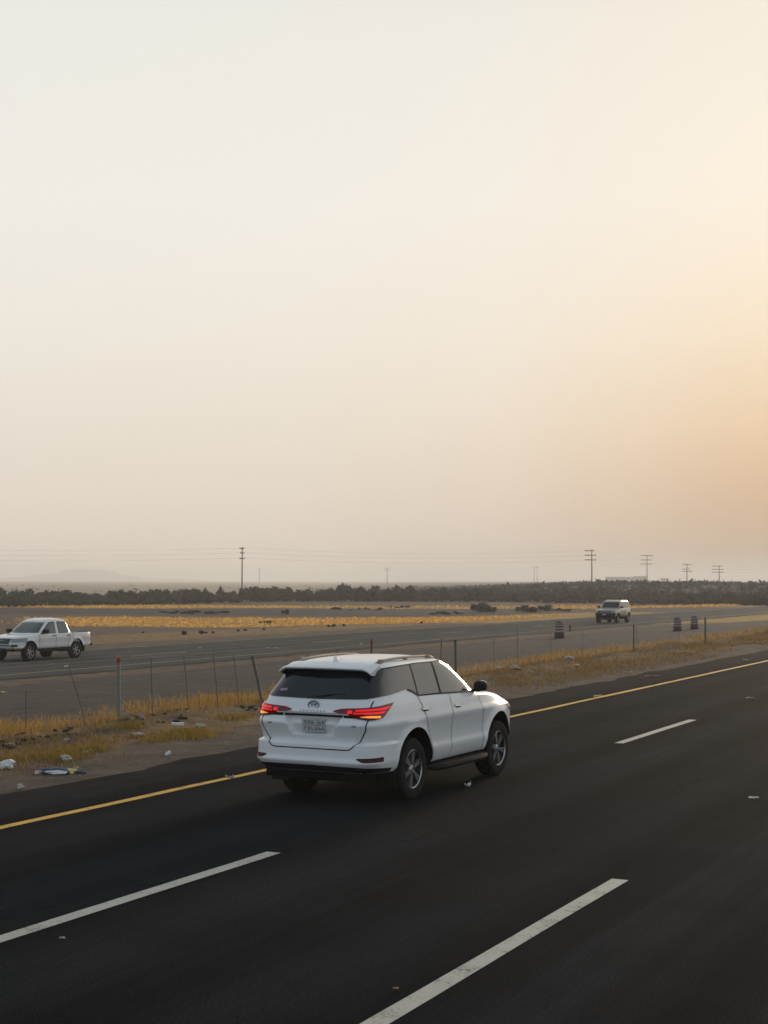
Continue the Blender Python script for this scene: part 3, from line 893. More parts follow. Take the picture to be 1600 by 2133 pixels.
    B.panel('grille', 'f', [(-.42, .72), (.42, .72)], [(-.48, .97), (.48, .97)], M_GRILLE, root, 1, 12, 6, .008, .02)
    # tailgate: skin piece with its gap, spoiler, strip, emblem, plate
    gate = B.panel('tailgate', 'r', [(-.545, .716), (0, .716), (.545, .716)], [(-.745, 1.09), (0, 1.09), (.745, 1.09)], M_PAINT, root, 1, 56, 34, .004, .008)
    B.seam('tailgate_gap', M_SEAM, root, 'r', [(-.755, 1.30), (-.752, 1.05), (-.735, .95), (-.66, .82), (-.56, .715), (-.50, .708), (.50, .708), (.56, .715), (.66, .82), (.735, .95), (.752, 1.05), (.755, 1.30)], .012, .0065, 1, 80)
    B.panel('upper_tailgate', 'r', [(-.742, 1.128), (0, 1.128), (.742, 1.128)], [(-.715, 1.315), (0, 1.302), (.715, 1.315)], M_PAINT, root, 1, 40, 12, .004, .008)
    B.panel('painted_shadow_gap', 'r', [(-.66, 1.092), (.66, 1.092)], [(-.66, 1.126), (.66, 1.126)], M_BLACK, root, 1, 30, 2, .002, .006)  # black strip painted in for the shade below the chrome strip
    strip = B.panel('chrome_strip', 'r', [(-.52, 1.128), (0, 1.132), (.52, 1.128)], [(-.50, 1.148), (0, 1.152), (.50, 1.148)], M_PAINT, root, 1, 30, 2, .022, .02)
    em = B.evala(0.0, 1.237, .0)
    mb = MB()
    def ell(ry, rz, cz, t=.0075):
        mb.tube([(em[0] - .012, ry * math.cos(a), cz + rz * math.sin(a)) for a in np.linspace(0, 2 * math.pi, 29)], t, 6)
    ell(.075, .052, 1.237); ell(.026, .050, 1.238, .006); ell(.052, .021, 1.262, .006)
    mb.build('emblem', M_EMBLEM, root, True)
    pl = MB().box((B.evala(0, .98, 0)[0] - .010, 0, .985), (.012, .335, .165)).build('number_plate', M_PLATE, root)
    mb = MB()
    px_ = B.evala(0, .98, 0)[0] - .0175
    for row, zz in ((0, 1.022), (1, .945)):
        for k in range(6):
            if row == 0 and k == 3: continue
            y = .125 - k * .05
            mb.box((px_, y, zz), (.003, .010, .042)); mb.box((px_, y - .013, zz + random.choice((-.014, 0, .014))), (.003, .024, .010))
            if random.random() < .6: mb.box((px_, y - .022, zz + random.choice((-.01, .01))), (.003, .009, .024))
    mb.box((px_, 0, .985), (.003, .32, .005)); mb.box((px_, .05 - .10, .985), (.003, .004, .15))
    tag(mb.build('plate_characters', M_PLATE_INK, pl), kind='stuff')
    # model name on the strip and small badges
    cu = bpy.data.curves.new('strip_lettering', 'FONT')
    cu.body = 'FORTUNER'; cu.size = .034; cu.align_x = 'CENTER'; cu.space_character = 2.6; cu.extrude = .0015
    cu.materials.append(M_EMBLEM)
    tmp = bpy.data.objects.new('strip_lettering_curve', cu); COL.objects.link(tmp)
    bpy.context.view_layer.update()
    me = bpy.data.meshes.new_from_object(tmp.evaluated_get(bpy.context.evaluated_depsgraph_get()))
    bpy.data.objects.remove(tmp)
    to = bpy.data.objects.new('strip_lettering', me); COL.objects.link(to); to.parent = root; to['kind'] = 'stuff'
    to.location = (B.evala(0, 1.165, .0)[0] - .007, 0, 1.155); to.rotation_euler = (math.pi / 2 - .1, 0, -math.pi / 2)
    for y in (.60, -.60):
        xx = B.evala(B.to_arc('r', y, 1.0), 1.0, .008)[0]
        mb = MB()
        for k in range(3): mb.box((xx, y - .022 + .022 * k, 1.0), (.004, .012, .018))
        tag(mb.build('badge', M_EMBLEM, root), kind='stuff')
    B.panel('sticker', 'r', [(.45, 1.395), (.56, 1.388)], [(.44, 1.425), (.55, 1.418)], M_STICKER, root, 1, 4, 2, .0125, .002)
    # spoiler
    mb = MB()
    V = []
    ys = np.linspace(-.665, .665, 25)
    for y in ys:
        e = abs(y) / .665
        drop = .055 * max(0, (e - .86) / .14) ** 1.3
        xr = -.815 + .085 * e ** 2.5
        zt = 1.700 - .012 * e ** 2
        V += [(-.42, y * .97, zt + .052 - drop * .2), (xr + .02, y, zt + .004 - drop), (xr, y, zt - .012 - drop), (xr + .015, y, zt - .030 - drop), (-.60, y * .98, zt - .045 - drop * .9)]
    f = []
    for i in range(24):
        for k in range(5):
            f.append((i * 5 + k, i * 5 + (k + 1) % 5, (i + 1) * 5 + (k + 1) % 5, (i + 1) * 5 + k))
    f += [(0, 1, 2, 3, 4), tuple(120 + k for k in range(5))]
    mb.add(V, f)
    sp = mb.build('spoiler', M_PAINT, root, True, 35)
    mb = MB()
    mb.add([(-.79 + .085 * (abs(y) / .665) ** 2.5, y, 1.664 - .012 * (y / .665) ** 2 - (.06 if abs(y) > .6 else 0)) for y in np.linspace(-.64, .64, 20)] +
           [(-.66, y * .97, 1.642 - (.06 if abs(y) > .6 else 0)) for y in np.linspace(-.64, .64, 20)], [(i, i + 1, 21 + i, 20 + i) for i in range(19)])
    mb.build('spoiler_underside', M_BLACK, sp)
    MB().box((-.775, 0, 1.672), (.012, .30, .012)).build('high_brake_light', M_RED_DULL, sp)
    # wiper
    MB().tube([(-.985, .02, 1.335), (-.93, -.2, 1.365), (-.90, -.42, 1.385)], .008, 6).build('rear_wiper', M_BLACK, root, True)
    # shark fin aerial
    V = []
    for k in range(9):
        u = k / 8
        x = -.50 + .24 * u
        h = .095 * (1 - u) ** .9 if u > .12 else .095 * u / .12 * .9
        w = .026 * (1 - abs(2 * u - .7)) + .004
        V += [(x, -w, 1.74 + .03 * u), (x, 0, 1.745 + h + .03 * u), (x, w, 1.74 + .03 * u)]
    MB().add(V, [(3 * i + a, 3 * i + a + 1, 3 * i + a + 4, 3 * i + a + 3) for i in range(8) for a in (0, 1)]).build('aerial', M_PAINT, root, True, 60)
    # underside
    mb = MB()
    mb.box((1.3, 0, .43), (4.0, 1.0, .06)); mb.box((1.3, .42, .36), (3.9, .1, .14)); mb.box((1.3, -.42, .36), (3.9, .1, .14))
    mb.box((-.80, 0, .40), (.30, 1.42, .16)); mb.box((-.55, -.05, .345), (.5, .7, .12)); mb.box((-.62, -.45, .37), (.45, .25, .14))
    mb.tube([(0, -.75, .387), (0, -.15, .387), (0, 0, .387), (0, .15, .387), (0, .75, .387)], [.045, .05, .15, .05, .045], 12)
    mb.tube([(-.95, -.38, .34), (-.3, -.38, .36)], .04, 10)
    mb.box((2.75, 0, .37), (.7, 1.1, .12))
    for sd_ in (1, -1): mb.box((-.02, .58 * sd_, .62), (.9, .1, .45))
    mb.build('chassis', M_UNDER, root)
    B.panel('lower_valance', 'a', [('s', -.62, .425), ('r', .60, .425), ('r', 0, .425), ('r', -.60, .425)], [('s', -.62, .475), ('r', .60, .500), ('r', 0, .505), ('r', -.60, .500)], M_BLACK, root, 1, 40, 3, .006, .012)
    B.panel('lower_valance', 'a', [('r', -.60, .425), ('s', -.62, .425)], [('r', -.60, .500), ('s', -.62, .475)], M_BLACK, root, -1, 16, 3, .006, .012)
    return root
M_ORANGE_DULL = simple('orange_repeater_lens', (.65, .22, .08), .2, 0, .5, .05, 8)
build_suv()

# ---- the white double-cab pickup -----------------------------------------
PICK_LOW = [(.50, -1.10, 3.80, .83, 9, 4), (.56, -1.22, 3.92, .89, 9, 4), (.75, -1.24, 3.98, .905, 9, 4), (.92, -1.22, 3.94, .91, 9, 4), (.98, -1.215, 3.86, .905, 9, 4),
            (1.03, -1.21, 3.70, .90, 9, 4), (1.07, -1.205, 3.40, .893, 9, 4.5), (1.10, -1.2, 3.0, .885, 9, 5), (1.12, -1.2, 2.75, .878, 9, 6)]
PICK_CAB = [(1.10, .28, 2.80, .872, 10, 5), (1.16, .30, 2.62, .85, 10, 5), (1.40, .36, 2.28, .765, 9, 5), (1.60, .42, 1.95, .69, 8, 5), (1.68, .46, 1.76, .64, 6, 4.5),
            (1.73, .56, 1.55, .55, 4, 4), (1.755, .75, 1.3, .38, 3, 3), (1.762, .9, 1.15, .15, 2.4, 2.4)]
def pick_disp(x, y, z, seg):
    D = np.zeros_like(x)
    for wx in (0.0, 3.095):
        D += .03 * np.exp(-((np.hypot(x - wx, z - .40) - .47) / .07) ** 2) * (np.abs(y) > .6)
    D += (seg == 1) * (-.012 * float(np.exp(-((z - .75) / .1) ** 2)))
    D += .03 * (z < .62) * ss(3.3, 3.6, x)
    return D
def build_pickup():
    px, py = 60.0, None
    root = empty('pickup_truck', (0, 0, 0), -math.pi / 2)
    tag(root, 'white double cab pickup truck with open load bed on the far road', 'pickup truck')
    B = CarBody(PICK_LOW, 1.3, pick_disp)
    C = CarBody(PICK_CAB, 1.2, None)
    wh = [(0, .40, .46), (3.095, .40, .46)]
    B.body('body', sorted({round(z, 3) for z in list(np.linspace(.50, .98, 22)) + list(np.linspace(.98, 1.12, 16))}), M_PAINT_OLD, root, wh, cap=False, nseg=(12, 66, 14))
    B.arch_liner('wheel_arch', wh, root, .5, .50)
    cab = C.body('cab', [round(z, 3) for z in np.linspace(1.10, 1.68, 16)] + [1.70, 1.72, 1.73, 1.745, 1.755, 1.762], M_PAINT_OLD, root, [], nseg=(12, 40, 14))
    C.panel('windscreen', 'f', [(-.74, 1.16), (0, 1.15), (.74, 1.16)], [(-.60, 1.62), (0, 1.635), (.60, 1.62)], M_SCREEN, root, 1, 18, 8, .008, .012)
    C.panel('rear_window', 'r', [(-.6, 1.2), (.6, 1.2)], [(-.55, 1.58), (.55, 1.58)], M_GLASS, root, 1, 10, 6, .008, .012)
    MB().box((-.40, 0, .76), (1.5, 1.5, .03)).build('load_bed_liner', M_BLACK, root)
    for s in (1, -1): MB().tube([(-1.1, .78 * s, 1.135), (.2, .78 * s, 1.135)], .02, 6).build('bed_rail', M_BLACK, root)
    for s in (1, -1):
        dr = B.panel('door', 's', [(.62, .545), (1.42, .545)], [(.46, 1.095), (1.42, 1.095)], M_PAINT_OLD, root, s, 12, 10, .004, .008)
        df = B.panel('door', 's', [(1.44, .545), (2.48, .545)], [(1.44, 1.095), (2.52, 1.095)], M_PAINT_OLD, root, s, 12, 10, .004, .008)
        C.panel('door_window', 's', [(.56, 1.20), (.66, 1.155), (1.22, 1.145)], [(.60, 1.585), (1.18, 1.60)], M_SCREEN, dr, s, 10, 6, .008, .012)
        C.panel('door_window', 's', [(1.44, 1.145), (2.36, 1.13)], [(1.36, 1.60), (1.66, 1.585), (2.18, 1.24)], M_SCREEN, df, s, 12, 6, .008, .012)
        for q in ([(.56, 1.185), (.66, 1.14), (1.22, 1.13)], [(1.19, 1.13), (1.16, 1.61)], [(.58, 1.6), (1.18, 1.612)], [(.555, 1.18), (.585, 1.6)],
                  [(1.43, 1.13), (2.40, 1.118)], [(1.35, 1.612), (1.67, 1.6), (2.26, 1.20)], [(1.43, 1.13), (1.345, 1.61)]):
            C.seam('window_frame', M_BLACK, root, 's', q, .022, .011, s, 12)
        for q in ([(1.43, .54), (1.43, 1.1)], [(.61, .54), (.44, 1.1)], [(2.49, .54), (2.53, 1.1)], [(.27, .56), (.27, 1.115)]):
            B.seam('door_gap', M_SEAM, root, 's', q, .016, .0065, s)
        for dd, xa in ((dr, .50), (df, 1.50)):
            B.panel('handle', 's', [(xa, 1.01), (xa + .2, 1.0)], [(xa, 1.045), (xa + .2, 1.035)], M_BLACK, dd, s, 4, 2, .03, .024)
        mb = MB().box((2.22, s * .99, 1.22), (.12, .22, .17)); mb.box((2.24, s * .88, 1.16), (.06, .14, .05))
        mb.build('door_mirror', M_BLACK, root)
        B.panel('headlight', 'a', [('s', 3.55, .80), ('f', .50 * s, .80)], [('s', 3.28, .985), ('f', .50 * s, .95)], M_LAMP, root, s, 10, 4, .010, .014)
        B.panel('tail_light', 'a', [('r', .80 * s, .74), ('s', -1.10, .74)], [('r', .80 * s, 1.07), ('s', -1.10, 1.07)], M_RED_DULL, root, s, 4, 4, .012, .014)
        B.panel('fog_light_recess', 'f', [(s * .50, .60), (s * .70, .62)], [(s * .50, .70), (s * .68, .70)], M_BLACK, root, s, 4, 2, .006, .01)
        MB().box((1.5, s * .80, .46), (2.0, .10, .10)).build('sill', M_BLACK, root)
        MB().box((-.55, s * .77, .40), (.02, .24, .26)).build('mud_flap', M_BLACK, root)
        make_wheel('wheel', root, (0, .77 * s, .37), s < 0, .37, .25, .235, 6, False)
        make_wheel('wheel', root, (3.095, .77 * s, .37), s < 0, .37, .25, .235, 6, False)
    gr = B.panel('grille', 'f', [(-.42, .74), (.42, .74)], [(-.50, .965), (.50, .965)], M_GRILLE, root, 1, 12, 4, .010, .014)
    B.panel('grille_badge', 'f', [(-.16, .875), (.16, .875)], [(-.16, .905), (.16, .905)], M_EMBLEM, gr, 1, 4, 1, .018, .01)
    B.panel('lower_intake', 'f', [(-.50, .585), (.50, .585)], [(-.44, .69), (.44, .69)], M_GRILLE, root, 1, 12, 3, .008, .012)
    B.panel('front_plate', 'f', [(-.2, .50), (.2, .50)], [(-.2, .575), (.2, .575)], M_PLATE, root, 1, 4, 1, .02, .01)
    mb = MB().box((1.4, 0, .46), (4.6, .95, .10)); mb.box((-1.22, 0, .57), (.12, 1.5, .12)); mb.box((3.5, 0, .47), (.6, 1.2, .08))
    mb.tube([(0, -.75, .37), (0, 0, .37), (0, .75, .37)], [.05, .12, .05], 10)
    mb.build('chassis', M_UNDER, root)
    return root
pickup = build_pickup()
def on_far_road(px, X):
    d = pix_ray(px, 1380)
    t = X / d[0]
    return d[1] * t
# rear axle under the photo's rear wheel
pickup.location = (-42.1, on_far_road(158, -41.3), -.637)

# ---- the boxy off-roader coming towards us --------------------------------
OFF_TAB = [(.52, -.88, 3.62, .80, 9, 6), (.60, -.98, 3.74, .885, 9, 6), (.75, -1.0, 3.76, .905, 9, 6), (.95, -1.0, 3.74, .905, 9, 6), (1.06, -1.0, 3.68, .90, 9, 6),
           (1.11, -1.0, 3.55, .895, 9, 6), (1.15, -.995, 3.1, .885, 9, 6), (1.18, -.99, 2.45, .87, 9, 7), (1.22, -.985, 2.30, .855, 9, 8), (1.50, -.93, 2.02, .79, 9, 7),
           (1.72, -.88, 1.80, .735, 8, 7), (1.80, -.83, 1.66, .69, 6, 5), (1.84, -.72, 1.5, .60, 4, 4), (1.855, -.45, 1.2, .35, 3, 3), (1.86, -.2, 1.0, .15, 2.4, 2.4)]
def off_disp(x, y, z, seg):
    D = np.zeros_like(x)
    for wx in (0.0, 2.85):
        D += .05 * np.exp(-((np.hypot(x - wx, z - .43) - .49) / .07) ** 2) * (np.abs(y) > .6)
    return D
def build_offroader():
    root = empty('off_road_car', (0, 0, 0), -math.pi / 2)
    tag(root, 'pale boxy four wheel drive car with dark front coming along the far road', 'car')
    B = CarBody(OFF_TAB, 1.2, off_disp)
    wh = [(0, .43, .48), (2.85, .43, .48)]
    B.body('body', sorted({round(z, 3) for z in list(np.linspace(.52, 1.06, 16)) + list(np.linspace(1.06, 1.24, 16)) + list(np.linspace(1.24, 1.84, 16)) + [1.855, 1.86]}), M_PAINT_BEIGE, root, wh, nseg=(10, 56, 12))
    B.arch_liner('wheel_arch', wh, root, .5, .52)
    B.panel('windscreen', 'f', [(-.74, 1.25), (.74, 1.25)], [(-.66, 1.70), (.66, 1.70)], M_GLASS_BACK, root, 1, 14, 6, .008, .012)
    B.panel('rear_window', 'r', [(-.6, 1.25), (.6, 1.25)], [(-.56, 1.68), (.56, 1.68)], M_GLASS, root, 1, 8, 4, .008, .012)
    gr = B.panel('grille', 'f', [(-.56, .87), (.56, .87)], [(-.56, 1.075), (.56, 1.075)], M_GRILLE, root, 1, 10, 3, .010, .014)
    for y in (-.3, -.1, .1, .3): B.panel('grille_bar', 'f', [(y - .03, .86), (y + .03, .86)], [(y - .03, 1.05), (y + .03, 1.05)], M_LAMP, gr, 1, 2, 3, .018, .01)
    B.panel('front_bumper', 'f', [(-.82, .54), (0, .53), (.82, .54)], [(-.85, .86), (0, .86), (.85, .86)], M_BLACK, root, 1, 14, 4, .05, .06)
    B.panel('front_plate', 'f', [(-.16, .68), (.16, .68)], [(-.16, .77), (.16, .77)], M_PLATE, root, 1, 4, 1, .058, .01)
    for s in (1, -1):
        B.panel('headlight', 'f', [(s * .58, .88), (s * .82, .88)], [(s * .58, 1.04), (s * .82, 1.03)], M_LAMP, root, s, 4, 3, .010, .014)
        dr = B.panel('door', 's', [(.52, .62), (1.05, .60)], [(.25, 1.215), (1.05, 1.215)], M_PAINT_BEIGE, root, s, 8, 8, .004, .008)
        df = B.panel('door', 's', [(1.08, .60), (2.20, .60)], [(1.08, 1.215), (2.20, 1.19)], M_PAINT_BEIGE, root, s, 8, 8, .004, .008)
        B.panel('door_window', 's', [(.30, 1.25), (1.02, 1.25)], [(.34, 1.70), (1.02, 1.70)], M_GLASS, dr, s, 8, 4, .008, .012)
        B.panel('door_window', 's', [(1.10, 1.25), (2.12, 1.24)], [(1.10, 1.70), (1.62, 1.69)], M_GLASS, df, s, 8, 4, .008, .012)
        B.panel('quarter_window', 's', [(-.78, 1.26), (.20, 1.25)], [(-.72, 1.69), (.24, 1.70)], M_GLASS, root, s, 8, 4, .008, .012)
        mb = MB().box((2.12, s * .99, 1.30), (.10, .20, .16)); mb.box((2.14, s * .88, 1.25), (.05, .14, .05)); mb.build('door_mirror', M_BLACK, root)
        B.panel('tail_light', 'a', [('r', .74 * s, .85), ('s', -.93, .85)], [('r', .74 * s, 1.12), ('s', -.93, 1.12)], M_RED_DULL, root, s, 4, 3, .012, .014)
        MB().box((1.42, s * .88, .47), (1.7, .18, .05)).build('running_board', M_BLACK, root)
        make_wheel('wheel', root, (0, .77 * s, .40), s < 0, .40, .27, .22, 6, False)
        make_wheel('wheel', root, (2.85, .77 * s, .40), s < 0, .40, .27, .22, 6, False)
    mb = MB().box((1.3, 0, .55), (4.0, .9, .12)); mb.tube([(0, -.75, .4), (0, 0, .4), (0, .75, .4)], [.06, .15, .06], 10); mb.tube([(2.85, -.75, .4), (2.85, 0, .4), (2.85, .75, .4)], [.06, .15, .06], 10)
    mb.build('chassis', M_UNDER, root)
    rk = MB()
    for s in (1, -1): rk.tube([(-.6, s * .58, 1.88), (1.3, s * .58, 1.88)], .015, 6)
    for x in (-.5, .35, 1.2): rk.tube([(x, -.58, 1.88), (x, .58, 1.88)], .012, 6)
    rk.build('roof_rack', M_RAIL, root)
    return root
off = build_offroader()
off.location = (-38.2, on_far_road(1268, -38.2) + 2.9, -.637)

# ------------------------------------------------------------------ fence and marker posts in the median
def post_between(base, top_px, depth_h, r0, mb):
    pass
def leaning(base, height, lean_x, lean_y):
    """lean_x in metres towards image right, lean_y towards the camera's depth"""
    dx, dy = cam2w(lean_x, lean_y)
    return Vector(base) + Vector((dx, dy, height))
fence = empty('wire_fence', at_lateral(319, 17.6))
tag(fence, 'thin sagging wire fence on leaning steel posts along the grassy median bank', 'fence')
F0 = Vector(fence.location)
FENCE_D = 17.5
fposts = [(58, .75, -.02), (185, 1.08, -.36), (321, 1.12, -.04), (397, 1.12, -.13), (458, 1.15, -.12), (502, 1.1, -.14), (640, 1.05, .03), (700, 1.1, .05), (735, 1.0, .0),
(920, 1.15, .02), (1031, 1.0, 0), (1080, 1.2, .0), (1150, 1.05, .0), (1215, 1.0, .04), (1330, 1.0, -.03), (1416, 1.15, .03)]
tops = []
for i, (px, h, ln) in enumerate(fposts):
    b = at_lateral(px, FENCE_D + random.uniform(-.15, .15)) - F0
    t = leaning(b, h, ln, random.uniform(-.05, .05))
    mb = MB().tube([b - Vector((0, 0, .1)), b.lerp(t, .5), t], .0085 if px < 900 else (.013 if px == 920 else .007), 6)
    mb.build('post', M_POST, fence, True)
    tops.append((b, t))
mb = MB()
for fr in (.35, .8):
    for (b0, t0), (b1, t1) in zip(tops[:-1], tops[1:]):
        p, q = b0.lerp(t0, fr), b1.lerp(t1, fr)
        mb.tube([p.lerp(q, u) - Vector((0, 0, .22 * 4 * u * (1 - u) * min(1, (q - p).length / 6) * .5)) for u in (0, .25, .5, .75, 1)], .0011, 4)
tag(mb.build('wire', M_WIRE, fence), kind='stuff')

def marker(px, dl, h, lean, r, bands, label, pale=True, flat=True):
    p = at_lateral(px, dl)
    o = empty('marker_post', p)
    tag(o, label, 'marker post', 'marker posts along the median')
    t = leaning((0, 0, 0), h, lean, 0)
    fr = 1.0
    mb = MB().tube([(0, 0, -.12), t * .5, t], r, 8)
    mb.build('post', M_POST_PALE if pale else M_POST, o, True)
    for z0, z1, m in bands:
        MB().tube([t * z0, t * z1], r * 1.22, 10).build('reflector', m, o, True)
    return o
marker(251, 17.7, 1.30, -.02, .034, [(.86, .935, M_REFL_RED), (.94, .985, M_REFL_YEL)], 'pale upright marker post with red and yellow bands in the gold grass')
marker(551, 17.6, 1.05, -.26, .035, [], 'bare dark post leaning left, right behind the left tail light of the SUV', False)
marker(776, 18.0, 1.22, .0, .030, [(.84, .98, M_REFL_RED)], 'short marker post with a red head just above the roof of the SUV', False)
marker(952, 17.2, 1.12, -.02, .035, [(.95, 1.0, M_GREEN)], 'dark marker post with a green cap above the front of the SUV roof', False)
marker(1322, 17.0, 1.05, .02, .028, [(.86, .98, M_REFL_RED)], 'thin marker post with a red head above the bank below the oncoming car', False)
marker(1472, 16.8, 1.20, .0, .040, [], 'dark bare post on the bank, rightmost of the median posts', False)

# ------------------------------------------------------------------ traffic drums and small post on the far verge
def drum_meshes():
    root = empty('traffic_drum')
    MB().lathe([(0, .30), (.05, .305), (.09, .295), (.10, .27)], 24, 'z').build('base', M_DRUM_BASE, root, True)
    MB().lathe([(.10, .275), (.80, .252), (.86, .232), (.90, .17), (.91, .05)], 24, 'z').build('barrel', M_DRUM, root, True)
    for z0, z1 in ((.34, .43), (.50, .59), (.66, .74), (.785, .825)):
        r0, r1 = .275 - .023 * (z0 - .1) / .7 + .003, .275 - .023 * (z1 - .1) / .7 + .003
        MB().lathe([(z0, r0 - .006), (z0 + .003, r0), (z1 - .003, r1), (z1, r1 - .006)], 24, 'z').build('white_band', M_DRUM_WHITE, root, True)
    MB().tube([(-.07, 0, .88), (-.06, 0, .94), (.06, 0, .94), (.07, 0, .88)], .014, 6).build('handle', M_DRUM, root)
    return root
drum = drum_meshes()
for i, (px, y, lab) in enumerate([(1167, 1327, 'banded traffic drum with pale dusty stripes standing left of the oncoming car'),
                                  (1413, 1311, 'dark traffic drum right of the oncoming car, left one of the pair'),
                                  (1448, 1306, 'reddish traffic drum right of the oncoming car, right one of the pair')]):
    o = drum if i == 0 else copy_tree(drum)
    o.location = at_ground(px, y)
    o.rotation_euler.z = i * 1.1
    s = (1.08, .92, .92)[i]
    o.scale = (s, s, s)
    tag(o, lab, 'traffic drum', 'traffic drums on the verge of the far road')
g = empty('green_post', at_ground(1189, 1313))
tag(g, 'small green plastic post on the verge just right of the striped drum', 'post')
MB().tube([(0, 0, -.05), (0, 0, .38)], .07, 8).build('shaft', M_GREEN, g, True)
MB().lathe([(.38, .09), (.42, .095), (.46, .05)], 10, 'z').build('cap', M_GREEN, g, True)

# ------------------------------------------------------------------ grass
def blades(name, P, H, Wd, mat, lean=.35, label=None):
    """P (n,3) roots; two-segment tapering blades"""
    n = len(P)
    az = RNG.random(n) * 2 * math.pi
    ln = RNG.random(n) * lean * H
    fa = RNG.random(n) * math.pi
    wx, wy = np.cos(fa) * Wd / 2, np.sin(fa) * Wd / 2
    lx, ly = np.cos(az) * ln, np.sin(az) * ln
    Z0 = np.zeros(n)
    a = P + np.stack([-wx, -wy, Z0 - .02], 1); b = P + np.stack([wx, wy, Z0 - .02], 1)
    c = P + np.stack([wx * .7 + lx * .35, wy * .7 + ly * .35, H * .6], 1); d = P + np.stack([-wx * .7 + lx * .35, -wy * .7 + ly * .35, H * .6], 1)
    e = P + np.stack([lx, ly, H], 1)
    V = np.stack([a, b, c, d, e], 1).reshape(-1, 3)
    me = bpy.data.meshes.new(name)
    k = np.arange(n) * 5
    loops = np.stack([k, k + 1, k + 2, k + 3, k + 3, k + 2, k + 4], 1).reshape(-1)
    starts = (np.arange(n)[:, None] * 7 + np.array([0, 4])).reshape(-1)
    me.vertices.add(len(V)); me.vertices.foreach_set('co', V.astype(np.float32).reshape(-1))
    me.loops.add(len(loops)); me.loops.foreach_set('vertex_index', loops.astype(np.int32))
    me.polygons.add(len(starts)); me.polygons.foreach_set('loop_start', starts.astype(np.int32))
    me.update(calc_edges=True); me.validate()
    o = link_mesh(name, me, mat)
    tag(o, label, 'grass', None, 'stuff')
    return o
def scatter(n, d0, d1, y0, y1, dens, ybias=1.6):
    y = y0 + (y1 - y0) * RNG.random(n) ** ybias
    d = d0 + (d1 - d0) * RNG.random(n)
    keep = RNG.random(n) < dens(d, y)
    d, y = d[keep], y[keep]
    X, Y = -d, y
    return np.stack([X, Y, ground_z(X, Y)], 1)
# tall gold grass along the top of the bank
P = scatter(170000, 17.0, 20.2, 6, 150, lambda d, y: ss(17.0, 17.8, d) * ss(20.2, 18.9, d) * (.12 + .88 * ss(.36, .58, fbm(d * 1.1, y * .5, 4))) * (1 - .72 * ss(34, 44, y)))
hh = .05 + .20 * RNG.random(len(P)) ** 1.7 * (.45 + .9 * fbm(P[:, 0] * .9, P[:, 1] * .6, 3))
blades('bank_grass', P, hh, .007 + .004 * P[:, 1] / 20, M_GOLD, 1.6, 'tall dry golden grass along the top of the median bank')
# thinner patches nearer the road
P = scatter(130000, 13.5, 17.6, 6, 150, lambda d, y: ss(.48, .64, fbm(d * .8 + 4, y * .42, 4)) * ss(13.9, 15.4, d) * (1 - .5 * ss(34, 46, y)) + .40 * ss(34, 40, y) * ss(.36, .54, fbm(d * 1.2 + 4, y * .2, 4)) * ss(13.5, 14.0, d))
blades('low_grass', P, .03 + .13 * RNG.random(len(P)) ** 1.8, .007 + .004 * P[:, 1] / 20, M_GOLD_LOW, 1.9, 'low dry grass in patches between the road edge and the bank')
# yellow-green tufts
P = []
for px, y, w, nn in ((165, 1572, .9, 1500), (130, 1584, .5, 500), (385, 1530, .8, 1200), (415, 1538, .6, 600), (275, 1518, .5, 600), (490, 1499, .7, 500), (330, 1545, .7, 400), (20, 1590, .8, 500)):
    c = at_ground(px, y)
    a = RNG.normal(size=(nn, 2)) * np.array([.16, w * .45])
    X, Y = c.x + a[:, 0], c.y + a[:, 1]
    P.append(np.stack([X, Y, ground_z(X, Y)], 1))
P = np.vstack(P)
blades('green_grass', P, .03 + .10 * RNG.random(len(P)) ** 1.5, np.full(len(P), .011), M_YGREEN, 1.2, 'yellow green grass tufts on the dirt beside the shoulder')
# far orange strip and the rim in front of the scrub
def far_grass(name, n, y0, y1, f, h, w, label):
    yc = y0 + (y1 - y0) * RNG.random(n)
    az = -.30 + .62 * RNG.random(n)
    xc = az * yc
    keep = RNG.random(n) < f(xc, yc, az * FPX + 800)
    xc, yc = xc[keep], yc[keep]
    X, Y = cam2w(xc, yc)
    ok = -X > 50.5
    X, Y = X[ok], Y[ok]
    P = np.stack([X, Y, ground_z(X, Y)], 1)
    blades(name, P, h * (.4 + 1.2 * RNG.random(len(P)) ** 2), w * (.6 + .8 * RNG.random(len(P))), M_GOLD_FAR, 1.6, label)
def fstrip(xc, yc, px):
    wob = 6 * (fbm(xc * .05, yc * .01, 3) - .5)
    yy = yc + wob
    return ss(121, 128, yy) * (1 - ss(146, 156, yy)) * ss(0, 260, px) * ss(.18, .42, vnoise(xc * .04 + 9, yc * .06) + .35 * (1 - ss(600, 1000, px)))
far_grass('straw_grass', 60000, 112, 165, lambda a, b, c: fstrip(a, b, c) * (.25 + .75 * ss(.35, .6, fbm(a * .22, b * .12, 4))), .13, .26, 'orange dry grass strip across the plain beyond the far road')
def frim(xc, yc, px):
    return ss(203, 210, yc) * (1 - ss(220, 230, yc)) * (.25 + .75 * ss(.4, .6, vnoise(xc * .06, yc * .03)))
far_grass('rim_grass', 16000, 200, 235, frim, .20, .32, 'pale dry grass rim in front of the scrub belt')
